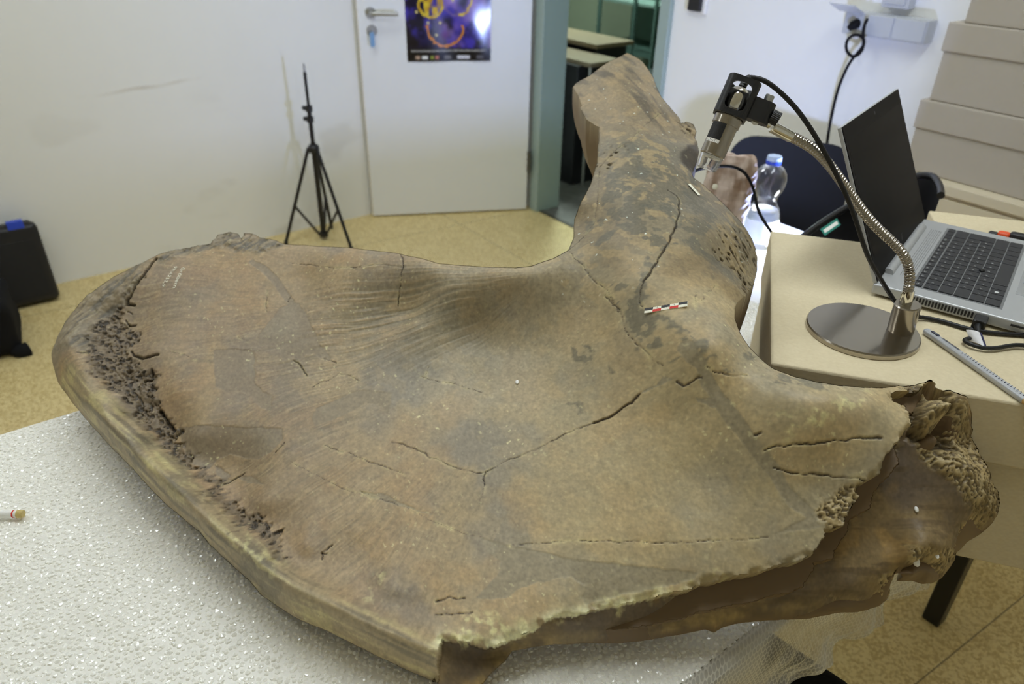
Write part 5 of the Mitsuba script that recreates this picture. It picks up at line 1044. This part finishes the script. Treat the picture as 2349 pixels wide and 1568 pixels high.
# the plug in the laptop's side with its own cable and paper tag
uc = thing('plug_cable', 'black plug and cable in the side of the laptop, with a white paper tag', 'cable')
obj('plug', put(rbox(-.024, .001, -.158, -.141, .004, .0170, .0018), LP), RUBBER, uc)
obj('grip_ridge', put(box(-.0245, -.018, -.1545, -.1445, .0165, .0178), LP), plain('ridge', [30, 30, 32], .6), uc)
pc = spline([lap(-.022, .1495, .010), lap(-.030, .1497, .009), lap(-.046, .1530, .006), np.array([-0.3228, 1.0152, 1.0310]), np.array([-0.3086, 1.0149, 1.0305]), np.array([-0.2890, 1.0367, 1.0300]), np.array([-0.2568, 1.0773, 1.0300])], 80)
obj('boot', tube(pc[:10], np.linspace(.0052, .0034, 10), 12), RUBBER, uc, smooth=40)
obj('cable', tube(pc, .0029, 12), RUBBER, uc, smooth=60)
tq = np.array([[-0.3307, 1.0273, 1.0410], [-0.3168, 1.0460, 1.0360], [-0.2980, 1.0280, 1.0265], [-0.3209, 1.0291, 1.0265]])
tc = tq.mean(0)
ss, tt = np.meshgrid(np.linspace(0, 1, 9), np.linspace(0, 1, 7))
TP_ = (tq[0] * (1 - ss[..., None]) * (1 - tt[..., None]) + tq[1] * ss[..., None] * (1 - tt[..., None]) + tq[2] * ss[..., None] * tt[..., None] + tq[3] * (1 - ss[..., None]) * tt[..., None])
TP_[..., 2] += .002 * np.sin(np.pi * ss)
tag(obj('tag', grid_sheet(TP_), plain('tag_print', [228, 228, 232], .5), uc, smooth=True), 'white paper tag')
ss2 = .84 + .16 * ss
TP2 = (tq[0] * (1 - ss2[..., None]) * (1 - tt[..., None]) + tq[1] * ss2[..., None] * (1 - tt[..., None]) + tq[2] * ss2[..., None] * tt[..., None] + tq[3] * (1 - ss2[..., None]) * tt[..., None])
TP2[..., 2] += .002 * np.sin(np.pi * ss2) + .0004
obj('tag_border', grid_sheet(TP2), plain('tag_blue', [36, 34, 76], .5), uc, smooth=True)

# ---------------------------------------------------------------- the grip pencil
pn = thing('pencil', 'silver pencil with rows of dark dots lying at the edge of the cardboard box', 'pencil')
PA0, PA1 = np.array([-0.3704, 1.0009, 1.0295]), np.array([-0.2125, 0.9342, 1.0295])
PL = np.linalg.norm(PA1 - PA0)
PF = frame(PA0, PA1 - PA0, z=[0, 0, 1])
PR = .0052
tri_a = np.linspace(0, 2 * np.pi, 48, endpoint=False)
tri_r = PR * (1 + .06 * np.cos(3 * (tri_a - np.pi / 6)))
prof = Polygon(np.stack([tri_r * np.cos(tri_a), tri_r * np.sin(tri_a)], -1))
shaft_m = extrude(prof, PL - .004)
shaft_m.apply_translation([0, 0, .004])
capm = man(m3.Manifold.batch_hull([to_man(put(extrude(prof, .0005), np.diag([s, s, 1, 1.0]))).translate([0, 0, z]) for s, z in ((.62, 0), (.86, .0012), (1.0, .004))]))
PZ = PF @ frame([0, 0, 0], [0, 1, 0], z=[1, 0, 0])
obj('shaft', put(join(shaft_m, capm), PZ), SILVER, pn, smooth=40)
obj('bare_wood', put(lathe([(0, 0), (PR * .98, 0), (.0018, .016), (0, .018)], 24), PZ @ frame([0, 0, PL], [1, 0, 0], z=[0, 0, 1])), WOOD, pn, smooth=40)
DOT = plain('dot_print', [44, 48, 66], .6)
lat = np.array([0, 1.0, 0])


def pen_top(x, a):
    """Local frame on the pencil's skin at x along it and angle a from the top."""
    n = np.array([0, math.sin(a), math.cos(a)])
    return PF @ frame(np.array([x, 0, 0]) + n * PR * 1.03, [1, 0, 0], z=n)


for r_, a in enumerate((-.25, .55)):
    for i in range(22):
        obj('dot', put(lathe([(0, 0), (.00085, 0), (.0006, .00035), (0, .00035)], 10), pen_top(.069 + i * .0047 + r_ * .0023, a)), DOT, pn)
obj('grade_mark', put(join(extrude(rrect(.0145, .0052, .0022), .0002)), pen_top(.0175, .15)), DOT, pn)
gm = meshkit.text_mesh('2B', .0028, .0001)
gm.apply_translation([-.0030, -.0014, 0])
gmT = pen_top(.0175, .15) @ frame([0, 0, .0002], [1, 0, 0], z=[0, 0, 1])
obj('grade_letters', put(gm, gmT), SILVER, pn)
barcode = [box(.030 + i * .00105, .030 + i * .00105 + rng.choice([.0003, .0005, .0008]), -.0024, .0022, 0, .0001) for i in range(30)]
obj('bar_code', put(join(*barcode), pen_top(0, .30)), DOT, pn)

# ---------------------------------------------------------------- behind the bone: fragment, bottle, cable, work lamp
def heap(c, axis, radii, seed, ridge):
    """A lumpy broken bone piece around an axis."""
    nU, nV = 90, 70
    u, v = np.meshgrid(np.linspace(0, 1, nU), np.arange(nV) * 2 * np.pi / nV, indexing='ij')
    prof_r = np.interp(u, [q[0] for q in radii], [q[1] for q in radii])
    ax0 = np.array(axis)
    e1 = np.array([.604, .797, 0.0])
    e1 -= ax0 * (e1 @ ax0) / (ax0 @ ax0)
    e1 /= np.linalg.norm(e1)
    e2 = np.cross(ax0 / np.linalg.norm(ax0), e1)
    p = np.array(c) + u[..., None] * ax0 + (prof_r * (1 + ridge * np.cos(2 * v + .6)))[..., None] * (np.cos(v)[..., None] * e1 + np.sin(v)[..., None] * e2)
    n = p - (np.array(c) + u[..., None] * ax0)
    n /= np.maximum(np.linalg.norm(n, axis=-1, keepdims=True), 1e-6)
    p = p + n * (.020 * (meshkit.fbm(p * 16, 4, seed) - .5) + .006 * (meshkit.fbm(p * 80, 3, seed + 1) - .5))[..., None]
    p[..., 2] = np.maximum(p[..., 2], c[2])
    p[-12:, :, 2] += .022 * (meshkit.fbm(p[-12:] * 40, 3, seed + 2) - .5)
    m = grid_sheet(np.concatenate([p, p[:, :1]], 1))
    m.merge_vertices()
    capv = [p[0].mean(0), p[-1].mean(0)]
    i0 = len(m.vertices)
    t = cKDTree(m.vertices)
    r0, r1 = t.query(p[0])[1], t.query(p[-1])[1]
    f = [[i0, r0[(j + 1) % nV], r0[j]] for j in range(nV)] + [[i0 + 1, r1[j], r1[(j + 1) % nV]] for j in range(nV)]
    return trimesh.Trimesh(np.vstack([m.vertices, capv]), np.vstack([m.faces, f]), process=False)


def fragment_color(p, n, uv):
    a = fbm(p.x * 60, p.y * 60, p.z * 14, octaves=3)
    c = mix(lin([146, 122, 104]), lin([200, 182, 170]), smoothstep(.3, .7, a))
    return mix(c, mi.Color3f(lin([112, 84, 60])), smoothstep(.55, .75, fbm(p.x * 22, p.y * 22, p.z * 22, octaves=3)) * .7)


FRAG = mat('bone_fragment', {'type': 'twosided', 'bsdf': {'type': 'principled', 'base_color': proc(fragment_color), 'roughness': .6, 'specular': .3}})
FB = np.array([-1.0955, 1.5309, 0.7620])
FTOP = np.array([-1.0135, 1.3892, 1.0533])
fr = thing('bone_fragment', 'smaller broken bone piece standing behind the big bone in front of the water bottle', 'bone fragment')
FB = FTOP * [1, 1, 0] + np.array([-.005, -.045, TZ + .013])
obj('body', heap(FB, FTOP - FB, [(0, .072), (.25, .062), (.55, .050), (.8, .052), (1, .046)], 7, .10), FRAG, fr, smooth=50)
dotp = np.array([-0.9577, 1.2573, 1.0202])
tag(obj('paper_dot', put(lathe([(0, 0), (.006, 0), (.006, .0012), (0, .0012)], 20), frame(dotp, [.6, .8, 0], z=[.75, -.55, .3])), PAPER, fr), 'small cream paper dot')

bt = thing('water_bottle', 'half full clear plastic water bottle with blue cap behind the bone fragment', 'bottle')
BT = np.array([-1.062, 1.610, TZ + .014])
bprof = [(.000, .000), (.036, .000), (.0405, .004), (.0420, .012), (.0420, .076), (.0415, .088), (.036, .108), (.0268, .122), (.0258, .130), (.0275, .140), (.0350, .155), (.0395, .172), (.0400, .184), (.0370, .198), (.0280, .211), (.0165, .219), (.0135, .223), (.0135, .2340)]
obj('shell', put(lathe(bprof, 56), frame(BT, [1, 0, 0], z=[0, 0, 1])), PET, bt, smooth=50)
obj('water', put(lathe([(0, .003), (.0355, .003), (.0405, .010), (.0405, .076), (.0400, .088), (.0345, .1035), (0, .1035)], 56), frame(BT, [1, 0, 0], z=[0, 0, 1])), WATER, bt, smooth=50)
lab = lathe([(.0424, .022), (.0424, .082)], 56)
obj('paper_label', put(lab, frame(BT, [1, 0, 0], z=[0, 0, 1])), plain('bottle_label', [214, 224, 240], .5), bt, smooth=50)
obj('cap', put(lathe([(0, .226), (.0180, .226), (.0182, .228), (.0178, .2395), (.0165, .2415), (0, .2415)], 36), frame(BT, [1, 0, 0], z=[0, 0, 1])), plain('pale_cap', [176, 196, 232], .2), bt, smooth=35)
obj('neck_ring', put(lathe([(.0138, .2215), (.0186, .2215), (.0188, .2300), (.0138, .2300), (.0138, .2215)], 36), frame(BT, [1, 0, 0], z=[0, 0, 1])), BLUE, bt, smooth=35)

cab = spline([[-0.8794, 1.0670, 1.0935], [-0.9020, 1.1132, 1.0926], [-0.9201, 1.1603, 1.0865], [-0.9321, 1.2130, 1.0779], [-0.9361, 1.2577, 1.0701], [-0.9334, 1.2904, 1.0606], [-0.9268, 1.3079, 1.0499], [-0.9192, 1.3204, 1.0328], [-0.9094, 1.3292, 1.0090], [-0.8943, 1.3256, 0.9851], [-0.8757, 1.3172, 0.9713], [-0.8537, 1.3130, 0.9569], [-0.8294, 1.3105, 0.9413], [-0.7953, 1.3097, 0.9144]], 90)
tag(obj('thin_cable', tube(cab, .0032, 10), BLACK_SOFT, smooth=60), 'thin black cable hanging over the bone fragment down behind the cardboard box', 'cable')

wl = thing('work_lamp', 'small black LED work lamp behind the cardboard box, shining at the water bottle', 'lamp')
aim = np.array(LED_AIM) / np.linalg.norm(LED_AIM)
LF = frame(LED_AT, np.cross([0, 0, 1], aim), z=aim)
obj('housing', put(rbox(-.045, .045, -.030, .030, -.020, 0, .004), LF), BLACK, wl)
obj('foot', join(rbox(LED_AT[0] - .035, LED_AT[0] + .035, LED_AT[1] - .035, LED_AT[1] + .035, TZ + .012, TZ + .018, .002), bar([LED_AT[0], LED_AT[1], TZ + .018], np.array(LED_AT) - aim * .015, .005)), BLACK, wl)
obj('led_face', put(trimesh.Trimesh([[-.040, -.025, .0006], [.040, -.025, .0006], [.040, .025, .0006], [-.040, .025, .0006]], [[0, 1, 2], [0, 2, 3]], process=False), LF), WHITE, wl, emitter={'type': 'area', 'radiance': {'type': 'rgb', 'value': LED}})

# ---------------------------------------------------------------- chairs
fwd, rgt = np.array([-.797, .604, 0]), np.array([.604, .797, 0])


def chair(name, label, c, w, hgt, z0, tiltb, m, seat_z):
    """Shell chair: curved back, seat, four legs. c: the back's lower middle."""
    t = thing(name, label, 'chair')
    poly = rrect(w, hgt, min(w, hgt) * .22)
    b = extrude(poly, .012).subdivide_to_size(.02)
    v = np.array(b.vertices)
    v[:, 2] += .9 * v[:, 0] ** 2 - .25 * (v[:, 1] / hgt) ** 2 * .1
    b = trimesh.Trimesh(v, b.faces, process=False)
    F_ = frame(np.array(c) + [0, 0, z0 + hgt / 2], [.85, .53, 0], y=np.array([0, 0, 1.0]) + tiltb * fwd)
    obj('back', put(b, F_), m, t, smooth=35)
    return t, F_


c1 = np.array([-1.4604, 2.3079, 0.7080])
t, F_ = chair('grey_chair', 'dark grey shell chair between the water bottle and the white wall', [c1[0], c1[1], 0], .41, .37, .475, .06, GREY_SHELL, .45)
cs = np.array([c1[0], c1[1], 0]) - fwd * .22
obj('seat', put(extrude(rrect(.32, .32, .08), .025), frame(cs + [0, 0, .43], [.85, .53, 0], z=[0, 0, 1])), GREY_SHELL, t, smooth=35)
obj('back_post', bar(np.array([c1[0], c1[1], .44]) - fwd * .03, np.array([c1[0], c1[1], .62]) + fwd * .004, .014), BLACK_METAL, t)
for a in (-1, 1):
    for b in (-1, 1):
        obj('leg', bar(cs + rgt * a * .10 + fwd * b * .10 + [0, 0, .43], cs + rgt * a * .125 + fwd * b * .125, .011), BLACK_METAL, t)

# the curved black chair behind the laptop
rim = spline([[-0.8647, 1.4531, 0.8792], [-0.8619, 1.4877, 0.8912], [-0.8603, 1.5210, 0.9034], [-0.8549, 1.5630, 0.9194], [-0.8452, 1.6357, 0.9413], [-0.8285, 1.7239, 0.9696], [-0.8025, 1.7784, 0.9902], [-0.7688, 1.7784, 1.0036], [-0.7288, 1.7420, 1.0109], [-0.6947, 1.6917, 1.0119], [-0.6652, 1.6362, 1.0136]], 70)
bc = thing('black_bin', 'curved black plastic bin with teal sticker on the table behind the laptop', 'bin')
low_z = TZ + .004
cent = rim.mean(0)
rows = []
for s in np.linspace(0, 1, 14):
    q = rim * (1 - s) + np.column_stack([cent[0] + (rim[:, 0] - cent[0]) * .97, cent[1] + (rim[:, 1] - cent[1]) * .97, np.full(len(rim), low_z)]) * s
    rows.append(q)
obj('shell', grid_sheet(np.array(rows)), BLACK, bc, smooth=True)
obj('rim', tube(rim, .008, 10), BLACK_METAL, bc, smooth=50)
sq = [np.array(q) for q in ([-0.8321, 1.4892, 0.9116], [-0.8302, 1.5445, 0.9261], [-0.8138, 1.5381, 0.9172], [-0.8147, 1.4846, 0.9030])]


def quad(q, off, s0=0., s1=1., t0=0., t1=1.):
    f_ = lambda s, t_: q[0] * (1 - s) * (1 - t_) + q[1] * s * (1 - t_) + q[2] * s * t_ + q[3] * (1 - s) * t_
    n = np.cross(q[1] - q[0], q[3] - q[0])
    n /= np.linalg.norm(n)
    if n @ (np.array([0, 0, 1.53]) - q[0]) < 0:
        n = -n
    p = [f_(s0, t0), f_(s1, t0), f_(s1, t1), f_(s0, t1)]
    b = [x + n * off for x in p] + [x + n * (off - .0008) for x in p]
    return trimesh.convex.convex_hull(np.array(b))


obj('sticker', quad(sq, .004), TEAL, bc)
obj('sticker_field', quad(sq, .0045, .08, .92, .30, .74), WHITE, bc)
# the chair tucked under the near end of the table
nc = thing('stool', 'black stool pushed under the near edge of the work table', 'stool')
cn = np.array([-.372, .712, 0])
obj('seat', put(man(m3.Manifold.batch_hull([m3.Manifold.sphere(.03, 20).translate([x, y, 0]) for x in (-.13, .13) for y in (-.13, .13)])), frame(cn + [0, 0, .455], [1, .15, 0], z=[0, 0, 1])), BLACK_SOFT, nc, smooth=40)
for a in (-1, 1):
    for b in (-1, 1):
        obj('leg', bar(cn + [a * .10, b * .10, .44], cn + [a * .14, b * .14, 0], .012), BLACK_METAL, nc)

# ---------------------------------------------------------------- stacked boxes at the back wall, on a cream cabinet
SBX = -1.040
cbn = thing('low_cabinet', 'cream low cabinet with projecting top under the stacked boxes', 'cabinet')
obj('top', rbox(SBX - .025, .25, 2.185, YB - .004, .842, .872, .003), CREAM, cbn)
obj('carcass', rbox(SBX - .010, .235, 2.200, YB - .006, 0.0, .842, .003), CREAM, cbn)
for x0 in (SBX - .005, SBX + .415, SBX + .835):
    obj('door_panel', rbox(x0 + .003, x0 + .412, 2.190, 2.202, .05, .832, .002), CREAM, cbn)
for i, (x, z0, z1, lid, lab_) in enumerate(((SBX, .873, 1.072, .078, 'lowest grey brown box of the stack against the back wall'), (SBX + .012, 1.073, 1.276, .074, 'middle box of the stack against the back wall'), (SBX + .040, 1.277, 1.48, .074, 'topmost box of the stack against the back wall, cut by the frame'))):
    archive_box(lab_, frame([x, 2.225 + .006 * i, 0], [1, 0, 0], z=[0, 0, 1]), .52, .325, z0, z1, lid, card_=GREYCARD)
archive_box('short box behind the laptop at the right end of the cabinet', frame([-.44, 2.22, 0], [1, .02, 0], z=[0, 0, 1]), .42, .32, .873, 1.10, .078, card_=GREYCARD)

# ---------------------------------------------------------------- on the back wall: sockets, switch
sk = thing('wall_socket', 'double pale grey surface socket box on the white wall, black plug in its left end', 'socket')
obj('box', rbox(-1.500, -1.215, YB - .055, YB - .001, 1.170, 1.240, .004), SOCKET, sk)
for x0 in (-1.428, -1.322):
    obj('flap', rbox(x0, x0 + .102, YB - .060, YB - .053, 1.174, 1.237, .003), SOCKET, sk)
obj('open_flap', put(rbox(-.045, .045, 0, .075, -.002, .002, .001), frame([-1.478, YB - .056, 1.238], [1, 0, 0], y=[0, -.75, .28])), SOCKET, sk)
wc = thing('knotted_cable', 'black mains cable with a loose knot hanging from the wall socket', 'cable')
obj('plug', tube([[-1.452, YB - .050, 1.205], [-1.452, YB - .075, 1.200], [-1.458, YB - .085, 1.190]], [.016, .015, .009], 14), BLACK_SOFT, wc, smooth=40)
y_ = YB - .075
loop = [np.array(q) for q in ([-1.3996, 2.4800, 1.2260], [-1.4064, 2.4840, 1.2092], [-1.4048, 2.4860, 1.1774], [-1.3926, 2.4800, 1.1526], [-1.3946, 2.4780, 1.1254], [-1.4137, 2.4800, 1.1102], [-1.4413, 2.4860, 1.1153], [-1.4574, 2.4900, 1.1348], [-1.4558, 2.4920, 1.1596], [-1.4367, 2.4940, 1.1728], [-1.4139, 2.4940, 1.1703], [-1.4004, 2.4940, 1.1559], [-1.4081, 2.4940, 1.1277], [-1.4257, 2.4920, 1.0977], [-1.4415, 2.4900, 1.0475], [-1.4491, 2.4880, 0.9887], [-1.4477, 2.4840, 0.9303], [-1.4419, 2.4780, 0.8720], [-1.4316, 2.4700, 0.8140], [-1.4149, 2.4550, 0.7421])]
obj('cord', tube(spline(loop, 150), .0052, 10), BLACK_SOFT, wc, smooth=60)
so = thing('wall_outlet', 'small pale grey outlet on the white wall just above the double socket box', 'outlet')
obj('box', rbox(-1.392, -1.300, YB - .042, YB - .001, 1.262, 1.345, .004), SOCKET, so)
obj('face', rbox(-1.380, -1.312, YB - .047, YB - .040, 1.272, 1.335, .003), SOCKET, so)
sw = thing('wall_switch', 'white light switch with black rocker on the wall beside the doorway', 'switch')
obj('plate', rbox(-2.235, -2.135, YB - .014, YB - .001, 1.155, 1.26, .003), WHITE, sw)
obj('rocker', rbox(-2.214, -2.150, YB - .030, YB - .013, 1.165, 1.24, .003), BLACK, sw)

# ---------------------------------------------------------------- left side: light stand, tool case, bag, vial
ls = thing('light_stand', 'black folding light stand in front of the left wall', 'light stand')
G = np.array([-3.453, 1.378, 0])
zc = .475
obj('pole', bar(G + [0, 0, .02], G + [0, 0, zc + .03], .013), BLACK_METAL, ls, smooth=40)
obj('upper_pole', bar(G + [0, 0, zc], G + [0, 0, .675], .0105), BLACK_METAL, ls, smooth=40)
obj('top_pole', bar(G + [0, 0, .66], G + [0, 0, .834], .0075), BLACK_METAL, ls, smooth=40)
obj('spigot', put(lathe([(0, 0), (.0055, 0), (.0055, .025), (.003, .040), (0, .040)], 16), frame(G + [0, 0, .834], [1, 0, 0], z=[0, 0, 1])), SATIN, ls, smooth=30)
for z in (.605, .655):
    obj('clamp', join(put(lathe([(0, 0), (.017, 0), (.017, .026), (0, .026)], 20), frame(G + [0, 0, z], [1, 0, 0], z=[0, 0, 1])), rbox(G[0] - .034, G[0] - .012, G[1] - .022, G[1] - .006, z + .004, z + .022, .003)), BLACK, ls)
obj('collar', put(lathe([(0, 0), (.026, 0), (.028, .010), (.028, .026), (.02, .036), (0, .036)], 24), frame(G + [0, 0, zc - .015], [1, 0, 0], z=[0, 0, 1])), BLACK, ls, smooth=30)
feet = [np.array([-3.4971, 1.1897, 0.0120]), np.array([-3.2415, 1.4300, 0.0120])]
f3 = 2 * G * [1, 1, 0] - (feet[0] + feet[1]) / 2
f3 = G + (f3 - G) / np.linalg.norm((f3 - G)[:2]) * .15
f3[2] = .012
f3[0] = max(f3[0], XL + .03)
feet.append(f3)
obj('foot_collar', put(lathe([(0, 0), (.022, 0), (.022, .024), (0, .024)], 20), frame(G + [0, 0, .018], [1, 0, 0], z=[0, 0, 1])), BLACK, ls)
for f_ in feet:
    d = (f_ - G) * [1, 1, 0] / np.linalg.norm((f_ - G)[:2])
    a = G + d * .026 + [0, 0, zc + .005]
    lg = obj('leg', bar(a, f_, .0085), BLACK_METAL, ls, smooth=40)
    obj('rubber_foot', trimesh.creation.icosphere(2, .0115).apply_translation(f_), RUBBER, lg)
    mid = a * .40 + f_ * .60
    obj('brace', bar(mid, G + d * .02 + [0, 0, .030], .0065), BLACK_METAL, ls, smooth=40)

tc_ = thing('tool_case', 'black plastic tool case with blue latch leaning against the left wall', 'case')
TCX = np.array([-3.5609, 0.1592, 0.0000])
CF = frame([-3.515, .158, .002], [0, -1, 0], y=[-.20, 0, 1])          # x along the wall away from the corner, y up the case, z out
if CF[:3, 2][0] < 0:
    CF = CF @ np.diag([1, 1, -1, 1.0])
obj('shell', put(rbox(0, .46, 0, .335, -.02, .065, .022), CF), BLACK, tc_, smooth=35)
obj('panel', put(rbox(.03, .43, .03, .270, .063, .068, .002), CF), plain('case_panel', [15, 15, 16], .6), tc_)
obj('top_rail', put(rbox(.02, .44, .322, .343, .0, .045, .006), CF), plain('case_rail', [52, 52, 52], .55), tc_)
obj('latch', put(rbox(.045, .105, .318, .352, .010, .066, .004), CF), BLUE, tc_)
obj('handle', put(join(rbox(.16, .32, .345, .362, .012, .034, .005), rbox(.16, .175, .330, .355, .012, .034, .004), rbox(.305, .32, .330, .355, .012, .034, .004)), CF), BLACK, tc_)

bg = thing('camera_bag', 'black cloth bag with loose strap on the floor at the left edge', 'bag')
bgc = np.array([-3.20, -.16, 0])
bm = man(m3.Manifold.batch_hull([m3.Manifold.sphere(.04, 20).translate([x, y, z]) for x in (-.11, .11) for y in (-.15, .10) for z in (.04, .19)]).refine_to_length(.02))
v = np.array(bm.vertices)
v += .012 * (np.stack([meshkit.noise(v * 14, i) for i in (1, 2, 3)], -1) - .5)
v[:, 2] = np.maximum(v[:, 2], .002)
obj('body', put(trimesh.Trimesh(v, bm.faces, process=False), frame(bgc, [1, -.1, 0], z=[0, 0, 1])), BLACK_SOFT, bg, smooth=50)
sp_path = spline([bgc + [.06, .02, .10], [-3.1712, -0.0751, 0.0350], [-3.0916, -0.0672, 0.0220], [-3.0477, -0.0489, 0.0180], [-3.0462, -0.0184, 0.0180]], 40)
obj('strap', tube(sp_path, np.concatenate([np.full(28, .022), np.linspace(.022, .030, 12)]), 12), BLACK_SOFT, bg, smooth=60)

vl = thing('specimen_tube', 'thin white tube with yellow end lying on the bubble wrap at the left edge', 'tube')
VA, VB = np.array([-1.0665, -0.1277, 0.7680]), np.array([-1.0393, -0.0879, 0.7680])
dv = (VB - VA) / np.linalg.norm(VB - VA)
VF = frame(VA, np.cross([0, 0, 1], dv), z=dv)
lv = np.linalg.norm(VB - VA)
obj('body', put(lathe([(0, 0), (.0052, 0), (.0052, lv), (0, lv)], 24), VF), WHITE, vl, smooth=40)
obj('band', put(lathe([(.0053, lv - .006), (.0055, lv - .006), (.0055, lv - .004), (.0053, lv - .004)], 24), VF), RED, vl)
obj('end', put(lathe([(0, lv), (.0058, lv), (.0060, lv + .006), (.0050, lv + .0085), (0, lv + .0085)], 24), VF), plain('cork', [196, 176, 112], .6), vl, smooth=40)
